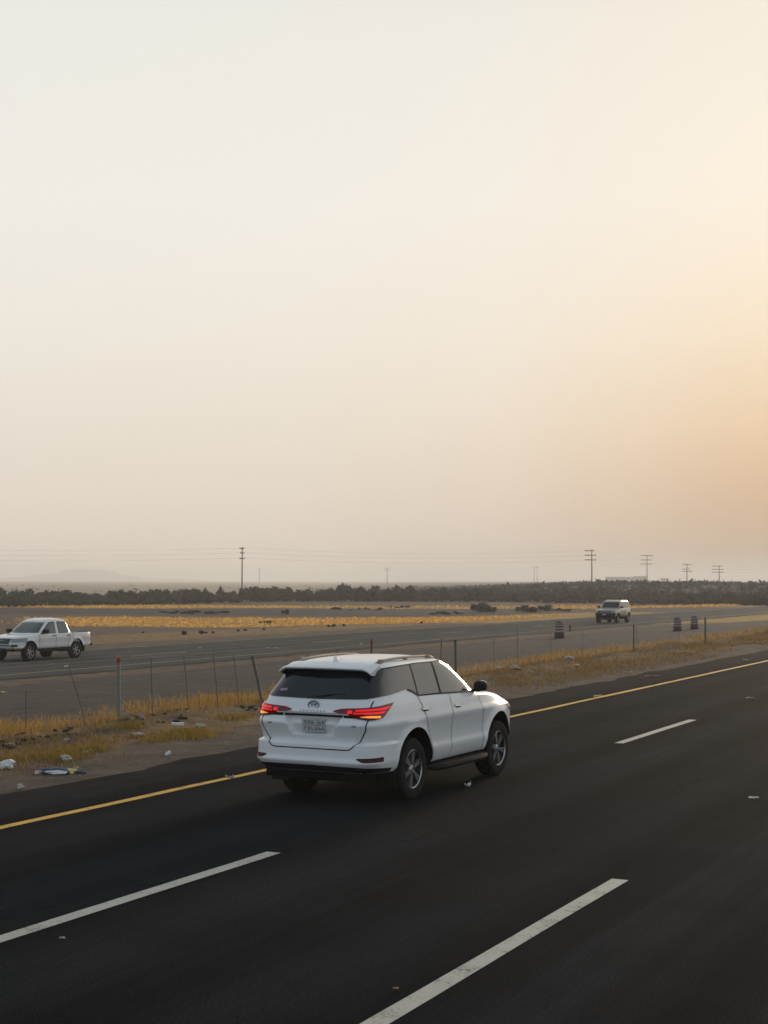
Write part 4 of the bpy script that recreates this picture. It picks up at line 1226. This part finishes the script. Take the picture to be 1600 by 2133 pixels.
# tiny gravel on the median dirt
P = scatter(9000, 13.3, 17.2, 8, 90, lambda d, y: .3 + .7 * ss(.45, .6, fbm(d, y, 3)))
V, Fc = [], []
for p in P:
    s = .008 + .03 * random.random() ** 4
    b = len(V)
    for q in ((1, 0, 0), (-.4, .9, 0), (-.5, -.8, 0), (.1, 0, .8)):
        V.append((p[0] + q[0] * s, p[1] + q[1] * s, p[2] + q[2] * s - .1 * s))
    Fc += [(b, b + 1, b + 3), (b + 1, b + 2, b + 3), (b + 2, b, b + 3)]
tag(mesh_obj('gravel', V, Fc, M_STONE), 'loose small stones scattered on the dirt beside the road', 'gravel', None, 'stuff')

# ------------------------------------------------------------------ stones, clods and litter
def lump(name, p, size, mat, label, cat, flat=.5, rough=.35, sub=2, rz=None, group=None, sink=.25):
    bm = bmesh.new()
    bmesh.ops.create_icosphere(bm, subdivisions=sub, radius=1.0)
    o1 = random.random() * 50
    for v in bm.verts:
        c = v.co
        k = 1 + rough * 2 * (float(vnoise(np.array([c.x * 1.7 + o1]), np.array([c.y * 1.7 + c.z * 2.3 + o1]))[0]) - .5)
        v.co = Vector((c.x * k * size[0], c.y * k * size[1], c.z * k * size[2]))
    me = bpy.data.meshes.new(name); bm.to_mesh(me); bm.free()
    o = link_mesh(name, me, mat)
    o.location = Vector(p) + Vector((0, 0, size[2] * (1 - sink)))
    o.rotation_euler = (0, 0, TH + (rz if rz is not None else random.uniform(-.4, .4)))
    tag(o, label, cat, group)
    return o
def sheet_litter(name, p, w, l, mat, label, cat='litter', h=.05, rz=0, group='litter on the median'):
    """crumpled thin sheet with thickness"""
    n = 7
    o1 = random.random() * 90
    V = []
    for k in (0, 1):
        for i in range(n):
            for j in range(n):
                u, v = i / (n - 1) - .5, j / (n - 1) - .5
                e = 1 - .25 * float(vnoise(np.array([u * 4 + o1]), np.array([v * 4 + o1]))[0])
                z = h * float(vnoise(np.array([u * 3 + o1 + 9]), np.array([v * 3 + o1]))[0]) + h * .5 * abs(math.sin(u * 7 + o1))
                V.append((u * w * e, v * l * e, z + .006 - .006 * k))
    f = []
    for i in range(n - 1):
        for j in range(n - 1):
            a = i * n + j
            f += [(a, a + n, a + n + 1, a + 1), (49 + a, 49 + a + 1, 49 + a + n + 1, 49 + a + n)]
    rim = [i * n for i in range(n)] + [(n - 1) * n + j for j in range(1, n)] + [i * n + n - 1 for i in range(n - 2, -1, -1)] + list(range(n - 2, 0, -1))
    for q in range(len(rim)):
        a, b = rim[q], rim[(q + 1) % len(rim)]
        f.append((a, b, 49 + b, 49 + a))
    mb = MB().add(V, f)
    o = mb.build(name, mat)
    o.location = Vector(p) + Vector((0, 0, .004))
    o.rotation_euler = (0, 0, TH + rz)
    tag(o, label, cat, group)
    return o
G = lambda x, y: at_ground(x, y)
lump('plastic_bag', G(19, 1606), (.115, .10, .075), M_BAG, 'crumpled white plastic bag on the dirt at the left edge of the photo', 'bag', group='litter on the median', rough=.55)
pile = empty('rubbish_heap', G(118, 1615))
tag(pile, 'low heap of blue grey cloth and plastic scraps on the dirt beside the shoulder', 'rubbish', 'litter on the median')
for nm, off_, sz, m in (('cloth', (0, 0, .03), (.24, .16, .06), M_CLOTH), ('white_scrap', (-.20, -.03, .02), (.10, .08, .03), M_PAPER), ('white_scrap', (.06, -.16, .03), (.15, .05, .03), M_BAG),
                        ('yellow_scrap', (.24, .0, .03), (.08, .08, .04), M_YELTRASH), ('tan_scrap', (.30, .08, .05), (.05, .05, .05), M_CARTON), ('cloth', (.36, .0, .02), (.09, .07, .03), M_CLOTH)):
    c = lump(nm, (0, 0, 0), sz, m, None, None, rough=.5)
    c.parent = pile; a, b = cam2w(off_[0], off_[1]); c.location = (a, b, off_[2])
lump('paper_wad', G(142, 1589), (.10, .07, .05), M_PAPER, 'pale wad of paper below the yellow green tuft, with a raised right end', 'litter', rough=.5, group='litter on the median')
lump('paper_wad', G(47, 1648), (.055, .04, .035), M_PAPER, 'small cream wad at the very edge of the asphalt, lowest of the median litter', 'litter', rough=.5, group='litter on the median')
sheet_litter('paper_scrap', G(182, 1577), .10, .06, M_PAPER, 'thin grey paper sliver at the right end of the yellow green tuft')
lump('orange_peel_scrap', G(191, 1571), (.03, .03, .03), M_CARTON, 'tiny orange scrap beside the yellow green tuft', 'litter', group='litter on the median')
sheet_litter('paper_scrap', G(25, 1561), .17, .08, M_PAPER, 'flat white scrap on the dirt just below the dark earth bank at the left edge')
sheet_litter('paper_scrap', G(142, 1550), .12, .06, M_PAPER, 'narrow white scrap on bare dirt below the dark earth bank, left of the marker post')
lump('paper_wad', G(290, 1537), (.11, .07, .04), M_PAPER, 'pale crumpled paper in dry grass right of and below the marker post foot', 'litter', rough=.5, group='litter on the median')
lump('stone', G(266, 1503), (.13, .10, .09), M_STONE, 'tan angular stone touching the marker post foot, larger of two', 'stone', rough=.5, group='pale stones')
lump('stone', G(278, 1506), (.06, .05, .055), M_STONE, 'small tan stone just right of the larger stone by the marker post', 'stone', rough=.5, group='pale stones')
lump('stone', G(295, 1501), (.11, .09, .07), M_STONE, 'pale stone at the left end of the dark hollow in the gold grass', 'stone', rough=.5, group='pale stones')
b = MB().box((0, 0, .03), (.24, .08, .05)).build('foam_block', M_BAG)
b.location = G(373, 1514); b.rotation_euler = (0, .04, TH + .1); tag(b, 'white bar shaped foam block on the dirt at the right of the dark hollow', 'litter', 'litter on the median')
lump('paper_wad', G(421, 1518), (.12, .07, .05), M_PAPER, 'rounded pale wad behind the greenish tuft, left of the SUV', 'litter', rough=.4, group='litter on the median')
cup = MB().tube([(-.045, 0, .035), (.05, 0, .035)], [.028, .038], 12).build('paper_cup', M_BAG, None, True)
cup.location = G(355, 1577); cup.rotation_euler = (0, -.5, TH + .5); tag(cup, 'small white paper cup lying on bare dirt between the grass and the shoulder', 'cup', 'litter on the median')
sheet_litter('paper_scrap', G(8, 1450), .18, .30, M_YELTRASH, 'yellowish scrap on the dark slope at the left edge of the photo')
def on_road(x, y):
    d = pix_ray(x, y); t = -CAM_H / d[2]
    return Vector((d[0] * t, d[1] * t, .004))
sheet_litter('paper_scrap', on_road(482, 1628), .13, .08, M_PAPER, 'white scrap on the asphalt touching the yellow line behind the SUV', group='scraps on the asphalt')
sheet_litter('paper_scrap', on_road(978, 1641), .10, .10, M_BAG, 'white scrap on the asphalt under the running board side of the SUV', group='scraps on the asphalt', h=.06)
sheet_litter('paper_scrap', on_road(1248, 1451), .22, .14, M_YELTRASH, 'yellow scrap lying against the yellow line right of the SUV', group='scraps on the asphalt')
sheet_litter('paper_scrap', on_road(1565, 1453), .22, .08, M_PAPER, 'cream scrap on dark asphalt near the right edge, beyond the short white dash', group='scraps on the asphalt')
sheet_litter('paper_scrap', on_road(1574, 1660), .14, .035, M_BAG, 'bright thin scrap on dark asphalt at the right edge, level with the SUV wheels', group='scraps on the asphalt', h=.02)
sheet_litter('paper_scrap', on_road(135, 1963), .05, .02, M_PAPER, 'tiny grey sliver on the asphalt below the left white dash', group='scraps on the asphalt', h=.01)
sheet_litter('leaf_scrap', on_road(831, 2064), .045, .018, M_CARTON, 'tiny brown sliver on the asphalt left of the nearest white dash', group='scraps on the asphalt', h=.012)
sheet_litter('paper_scrap', on_road(1556, 1372), .20, .1, M_YELTRASH, 'yellow fleck on the yellow line at the right edge of the photo', group='scraps on the asphalt')
sheet_litter('paper_scrap', on_road(1310, 1398), .35, .10, M_PAPER, 'dull grey sliver on the shoulder right of the SUV, farther one', group='scraps on the asphalt', h=.02)
sheet_litter('paper_scrap', on_road(1360, 1406), .45, .10, M_PAPER, 'long dull grey sliver on the shoulder right of the SUV, nearer one', group='scraps on the asphalt', h=.02)
for x, y, lab in ((1045, 1395, 'white wad on the dark bank right of the SUV mirror, left one of the pair'), (1076, 1393, 'white wad on the dark bank right of the SUV mirror, right one of the pair'),
                  (1188, 1372, 'small white wad on the bank below the striped drum')):
    lump('paper_wad', G(x, y), (.16, .10, .07), M_PAPER, lab, 'litter', rough=.5, group='litter on the median')
lump('yellow_scrap', G(1203, 1386), (.10, .06, .05), M_YELTRASH, 'yellow scrap in dry grass on the bank below the striped drum', 'litter', rough=.5, group='litter on the median')
for i, (x, y) in enumerate(((418, 1354), (577, 1353), (560, 1352), (755, 1343), (1002, 1301), (1038, 1303), (1128, 1302), (140, 1394), (480, 1281))):
    p = G(x, y)
    o = lump('pale_scrap', p, (.09, .08, .05), M_PAPER, 'tiny pale scrap lying on or beside the far road', 'litter', rough=.5, group='pale scraps by the far road')
# dark clods in a row on the verge beyond the far road
for i, (x, y, s) in enumerate(((300, 1322, .3), (385, 1325, .55), (421, 1323, .5), (431, 1322, .3), (445, 1321, .3), (498, 1317, .3), (512, 1316, .35), (551, 1314, .3), (686, 1307, .4), (696, 1306, .45), (718, 1305, .4), (880, 1298, .35))):
    lump('earth_clod', G(x, y), (s * .34, s * .28, s * .26), M_CLOD, 'dark earth clod in the row on the verge beyond the far road', 'clod', rough=.5, group='dark clods beyond the far road')
# broken dark earth along the near bank
for i in range(60):
    px = random.choice([random.uniform(0, 180), random.uniform(0, 180), random.uniform(285, 400), random.uniform(505, 560), random.uniform(990, 1250)])
    p = at_lateral(px, random.uniform(16.5, 17.3))
    s = random.uniform(.018, .05)
    lump('earth_clod', p, (s * 1.5, s, s * .6), M_CLOD, 'dark broken clod of earth along the near edge of the grassy bank', 'clod', rough=.5, sub=1, group='dark clods along the median bank')

# ------------------------------------------------------------------ scrub belt
def shrub_mesh(seed, n=420, lobes=6):
    r = np.random.default_rng(seed)
    C = np.stack([r.uniform(-.6, .6, lobes), r.uniform(-.5, .5, lobes), r.uniform(.35, .72, lobes)], 1)
    S = r.uniform(.26, .45, lobes)
    k = r.integers(0, lobes, n)
    d = r.normal(size=(n, 3)); d /= np.linalg.norm(d, axis=1)[:, None]
    P = C[k] + d * (S[k] * r.uniform(.75, 1.08, n))[:, None]
    P[:, 2] = np.maximum(P[:, 2], .03)
    sz = r.uniform(.05, .12, n)
    a = r.normal(size=(n, 3)); a /= np.linalg.norm(a, axis=1)[:, None]
    b = np.cross(a, d + .6 * r.normal(size=(n, 3))); b /= np.linalg.norm(b, axis=1)[:, None] + 1e-9
    V = np.stack([P - a * sz[:, None], P + b * sz[:, None] * .8, P + a * sz[:, None], P - b * sz[:, None] * .8], 1).reshape(-1, 3)
    F = (np.arange(n)[:, None] * 4 + np.arange(4)).tolist()
    # inner mass of twigs and leaves, uneven
    bm = bmesh.new()
    for c, s in zip(C, S):
        q = bmesh.ops.create_icosphere(bm, subdivisions=1, radius=s * .85)
        for v in q['verts']: v.co = Vector((v.co.x * r.uniform(.8, 1.15), v.co.y * r.uniform(.8, 1.15), v.co.z * r.uniform(.8, 1.15))) + Vector(c)
    b0 = len(V)
    V = V.tolist() + [tuple(v.co) for v in bm.verts]
    F += [tuple(b0 + v.index for v in f.verts) for f in bm.faces]
    bm.free()
    return V, F
def make_shrub(seed, mat):
    V, F = shrub_mesh(seed)
    root = empty('shrub')
    mesh_obj('crown', V, F, mat, root)
    mb = MB()
    rr = random.Random(seed)
    for _ in range(4):
        a = rr.uniform(0, 6.28)
        mb.tube([(0, 0, -.1), (.15 * math.cos(a), .15 * math.sin(a), .25), (.4 * math.cos(a), .4 * math.sin(a), .55)], [.05, .035, .012], 5)
    mb.build('trunk', M_TWIG, root)
    return root
protos = [make_shrub(20 + i, (M_SCRUB, M_SCRUB3, M_SCRUB2, M_SCRUB, M_SCRUB3, M_SCRUB2)[i]) for i in range(6)]
used_p = set()
def put_shrub(px, yc, h, w, which, label, group='shrubs of the scrub belt'):
    xc = (px - 800) / FPX * yc
    X, Y = cam2w(xc, yc)
    pr = protos[which]
    if which in used_p: o = copy_tree(pr)
    else: o = pr; used_p.add(which)
    o.location = (X, Y, gz(X, Y))
    o.scale = (w / 2, w / 2 * random.uniform(.8, 1.1), h / 1.05)
    o.rotation_euler = (0, 0, random.uniform(0, 6.28))
    tag(o, label, 'shrub', group)
    return o
def belt_y(px): return np.interp(px, [-100, 0, 300, 600, 1000, 1300, 1600, 1800], [205, 214, 232, 262, 276, 262, 215, 200])
# distinct clumps (photo column, top row)
for px, top, w in ((550, 1222, 5.0), (590, 1222, 3.6), (640, 1228, 4), (670, 1227, 4), (700, 1223, 4), (720, 1217, 3), (745, 1224, 4), (760, 1222, 3.5), (783, 1219, 4.5), (805, 1226, 4), (835, 1222, 4.5),
                   (862, 1219, 4.5), (885, 1229, 3.5), (901, 1224, 4), (926, 1222, 2.6), (950, 1229, 3), (975, 1228, 3), (997, 1226, 5), (1026, 1228, 4), (1050, 1230, 4), (1085, 1231, 5), (1120, 1229, 5), (1160, 1223, 6), (1185, 1224, 4.5),
                   (1205, 1228, 5), (1230, 1226, 5)):
    yc = float(belt_y(px)) + random.uniform(-3, 6)
    h = (1211.5 - (px - 800) * .0033 * 0 + 0 - top) / FPX * yc + CAM_H
    X, Y = cam2w((px - 800) / FPX * yc, yc)
    h = CAM_H - (top - 1209.5) / FPX * yc - gz(X, Y)
    put_shrub(px, yc, max(1.2, h * 1.02), w, random.choice((0, 1, 3, 4) if px > 680 else (0, 2, 3, 5)), 'dark rounded shrub standing out of the scrub belt beyond the orange grass', 'tall shrubs of the scrub belt')
cnt = 0
back = []
for row, (dy, hs, step) in enumerate(((0, .8, 17), (9, 1.05, 17), (20, 1.15, 18), (34, 1.25, 22))):
    px = -90
    while px < 1760:
        yc = float(belt_y(px)) + dy + random.uniform(-4, 4)
        if 1090 < px < 1300 and row == 0 and random.random() < .5: px += step; continue
        h = hs * random.uniform(.9, 2.3)
        if px > 1280: h *= .95
        if row < 2 and 0 <= px <= 1610: put_shrub(px, yc, h, random.uniform(2.4, 4.6), random.choice((0, 2, 3, 5, 5) if px < 520 else (0, 1, 3, 4, 5)), 'low dark shrub packed in the scrub belt across the plain')
        else: back.append((px, yc, h, random.uniform(2.4, 4.6)))
        px += step * random.uniform(.6, 1.5); cnt += 1
V, F = [], []
for i, (px, yc, h, w) in enumerate(back):
    v, f = shrub_mesh(300 + i % 9, 200, 5)
    X, Y = cam2w((px - 800) / FPX * yc, yc)
    z = gz(X, Y); b = len(V); a = random.uniform(0, 6.28)
    ca, sa = math.cos(a), math.sin(a)
    V += [(X + (p[0] * ca - p[1] * sa) * w / 2, Y + (p[0] * sa + p[1] * ca) * w / 2, z + p[2] * h / 1.05) for p in v]
    F += [tuple(b + k for k in q) for q in f]
tag(mesh_obj('scrub', V, F, M_SCRUB), 'dense dark scrub filling the back of the belt across the plain', 'scrub', None, 'stuff')
# scattered low bushes in front of the belt
bl = [(595, 1281, .6, 1.2), (1000, 1274, 1.3, 3.0), (1020, 1275, 1.0, 2.2), (1092, 1273, 1.0, 2.6), (1110, 1274, .8, 2.2), (1135, 1271, .9, 2.4), (1325, 1257, 1.4, 3.0), (1352, 1252, 1.1, 3), (1378, 1251, 1.2, 4),
      (1400, 1249, 1.2, 4), (1422, 1249, 1.4, 4), (1445, 1247, 1.8, 5), (1475, 1247, 1.6, 5), (1500, 1246, 1.9, 5), (1530, 1246, 1.6, 5), (1560, 1246, 1.9, 5), (1585, 1247, 1.7, 5), (1610, 1248, 2, 6)]
for x0, x1, yy, nn in ((690, 800, 1270, 14), (810, 850, 1265, 7), (890, 960, 1278, 10), (340, 470, 1280, 18), (1150, 1200, 1270, 6), (550, 570, 1299, 3)):
    for _ in range(nn): bl.append((random.uniform(x0, x1), yy + random.uniform(-1.5, 1.5), random.uniform(.15, .36), random.uniform(.6, 1.6)))
for px, y, h, w in bl:
    p = at_ground(px, y)
    xc, yc = w2cam(p.x, p.y)
    put_shrub(px, yc, h, w, random.choice((0, 2, 3)), 'low separate bush growing in front of the scrub belt', 'bushes in front of the scrub belt')
# rough scrub on the rise and on the plain behind: one uncountable mass
V, F = [], []
for k in range(7000):
    az = RNG.uniform(-.28, .30); yc = 292 * (1000 / 292) ** (RNG.random() ** 1.6)
    if az < .02 and RNG.random() < .93: continue
    xc = az * yc
    X, Y = cam2w(xc, yc); z = gz(X, Y)
    s = RNG.uniform(.5, 1.3) * (1.25 if az > 0 else .8)
    b = len(V)
    for q in range(8):
        d = RNG.normal(size=3); d /= np.linalg.norm(d)
        c = np.array([X, Y, z + .3 * s]) + d * np.array([1.6, 1.6, .4]) * s * .7
        for _ in range(3):
            V.append(tuple(c + RNG.normal(size=3) * .28 * s))
        F.append((b + 3 * q, b + 3 * q + 1, b + 3 * q + 2))
tag(mesh_obj('scrub', V, F, M_RISE), 'low brown scrub dotted over the rise behind the belt', 'scrub', None, 'stuff')

# ------------------------------------------------------------------ power poles, cables
def make_pole(h, arms, edge_on=False):
    root = empty('power_pole')
    MB().tube([(0, 0, -.5), (0, 0, h * .5), (0, 0, h)], [.20, .16, .12], 8).build('shaft', M_WOOD, root, True)
    for z, a, b in arms:
        arm = MB().box(((b - a) / 2, .14, h - z), (a + b, .16, .24)).build('crossarm', M_WOOD, root)
        mb = MB()
        for x in (-a + .1, -a * .45, b - .1): mb.lathe([(h - z + .06, .05), (h - z + .16, .09), (h - z + .28, .05)], 8, 'z')
        V = []
        ins = MB()
        for x in (-a + .1, -a * .5, b - .1): ins.tube([(x, .14, h - z + .06), (x, .14, h - z + .18), (x, .14, h - z + .32)], [.05, .10, .04], 6)
        tag(ins.build('insulator', M_POST_PALE, arm), kind='stuff')
    return root
poles = {}
def put_pole(px, top_y, yc, arms, rz, label, thick=1.0):
    xc = (px - 800) / FPX * yc
    X, Y = cam2w(xc, yc)
    zt = CAM_H - (top_y - (1209.5 - .0033 * (px - 800))) / FPX * yc
    b = gz(X, Y)
    o = make_pole(zt - b, arms)
    o.location = (X, Y, b)
    o.rotation_euler.z = TH + rz
    o.scale = (thick, thick, 1)
    tag(o, label, 'power pole', 'power poles on the plain')
    poles[px] = (Vector((X, Y, zt)), o)
    return o
A3 = [(.35, 2.0, .75), (1.65, 2.0, 1.2), (3.0, 2.0, 1.25)]
put_pole(505, 1141, 412, [(.5, .75, .55), (1.7, .6, .6), (3.2, .7, .7)], .15, 'tall power pole rising from the scrub on the left, arms seen end on', 1.0)
put_pole(1233, 1142, 440, A3, 0, 'dark power pole with three crossarms above the oncoming car')
put_pole(1348, 1152, 640, [(.4, 2.6, 2.6), (2.2, 2.6, 2.0), (3.9, 2.6, 2.2)], 0, 'hazy power pole with three crossarms, second from the left on the right rise')
put_pole(1431, 1170, 700, [(.4, 1.6, 1.6), (2.5, 1.8, 1.2), (3.6, 1.8, 2.0)], 0, 'short power pole with three crossarms, third from the left on the right rise', 1.2)
put_pole(1498, 1173, 720, [(.4, 2.6, 1.0), (2.0, 2.6, 1.6), (3.3, 2.6, 1.7)], 0, 'power pole with three crossarms, rightmost on the right rise', 1.3)
put_pole(541, 1186, 1500, [(.4, 1.6, 1.6)], 0, 'very faint pole just right of the tall left power pole', 1.6)
put_pole(807, 1182, 1300, [(.6, 1.8, 1.8), (2.4, 1.8, 1.8)], 0, 'faint grey pole above the shrubs behind the SUV roof', 1.6)
put_pole(1113, 1180, 1500, [(.5, 1.8, 1.8)], 0, 'faint pole left of the striped drum, left one of a close pair', 1.5)
put_pole(1119, 1178, 1500, [(.5, 1.8, 1.8)], 0, 'faint pole left of the striped drum, right one of a close pair', 1.5)
cab = empty('power_cables', poles[505][0])
tag(cab, 'faint sagging overhead cables strung between the power poles across the low sky', 'power cables')
c0 = Vector(cab.location)
ends = [Vector((*cam2w(-170, 395), 13.0)), poles[505][0], poles[1233][0], poles[1348][0], poles[1431][0], poles[1498][0], Vector((*cam2w(330, 780), 14))]
for drop in (.3, 1.6, 3.0):
    for side in (-.6, .6):
        for p, q in zip(ends[:-1], ends[1:]):
            a, b_ = p - Vector((side, 0, drop)), q - Vector((side, 0, drop))
            sag = .012 * (b_ - a).length
            MB().tube([a.lerp(b_, u) - c0 - Vector((0, 0, sag * 4 * u * (1 - u))) for u in np.linspace(0, 1, 13)], .0065, 4).build('cable', M_CABLE, cab)

# ------------------------------------------------------------------ far buildings and hills
def building(px0, px1, top_y, yc, depth, label, nwin):
    xa, xb = (px0 - 800) / FPX * yc, (px1 - 800) / FPX * yc
    zt = CAM_H - (top_y - (1209.5 - .0033 * (px0 - 800))) / FPX * yc
    cx = (xa + xb) / 2
    X, Y = cam2w(cx, yc)
    b = gz(X, Y) - .4
    root = empty('building', (X, Y, b), TH)
    tag(root, label, 'building')
    w = xb - xa; h = zt - b
    wall = MB().box((0, 0, h / 2), (w, depth, h)).build('wall', M_BUILDING, root)
    MB().box((0, 0, h + .12), (w + .5, depth + .5, .24)).build('roof', M_ROOF, root)
    for k in range(nwin):
        x = -w / 2 + w * (k + .5) / nwin
        MB().box((x, -depth / 2 - .01, h * .72), (w / nwin * .5, .06, h * .16)).build('window', M_DARKOPEN, root)
    return root
building(1264, 1322, 1199, 1700, 20, 'long low pale shed just showing above the rise right of the first power pole', 5)
building(1322, 1344, 1197, 1720, 18, 'slightly taller faint block at the right end of the long shed', 2)
building(1378, 1391, 1201, 1650, 14, 'small square hut on the rise between two power poles', 2)

def hill(name, px0, px1, yc, prof, label, depth=500):
    xs = np.linspace(px0, px1, 70)
    V, F = [], []
    rows = 9
    for r in range(rows):
        t = r / (rows - 1)
        for i, px in enumerate(xs):
            y = yc + depth * (t - .5)
            h = (float(np.interp(px, *zip(*prof))) / FPX * yc + CAM_H + 1.2) * math.sin(math.pi * t) ** .8
            h *= .93 + .14 * float(fbm(np.array([px * .06]), np.array([t * 6]), 3)[0])
            X, Y = cam2w((px - 800) / FPX * yc, y)
            V.append((X, Y, -1.4 + h))
    m = len(xs)
    for r in range(rows - 1):
        for i in range(m - 1):
            F.append((r * m + i, r * m + i + 1, (r + 1) * m + i + 1, (r + 1) * m + i))
    o = mesh_obj(name, V, F, M_HILL, None, True)
    tag(o, label, None, None, 'structure')
hill('hills', -200, 420, 5400, [(-200, 2), (0, 3), (60, 6), (90, 12), (110, 13), (120, 12), (140, 20), (165, 22), (200, 21), (225, 20), (250, 12), (300, 4), (420, 0)], 'pale hazy hill on the left horizon')

# ------------------------------------------------------------------ haze
hz = MB().box((0, 0, 21), (18600, 18600, 52)).build('haze', None)
m, t, b = new_mat('dust_haze')
t.nodes.remove(b)
pv = N(t, 'ShaderNodeVolumePrincipled')
pv.inputs['Color'].default_value = (*HAZE_COLOR, 1)
pv.inputs['Density'].default_value = HAZE_DENSITY
pv.inputs['Anisotropy'].default_value = .30
t.links.new(pv.outputs[0], t.nodes['Material Output'].inputs['Volume'])
hz.data.materials.append(m)
tag(hz, 'pale dusty haze over the whole plain', None, None, 'stuff')
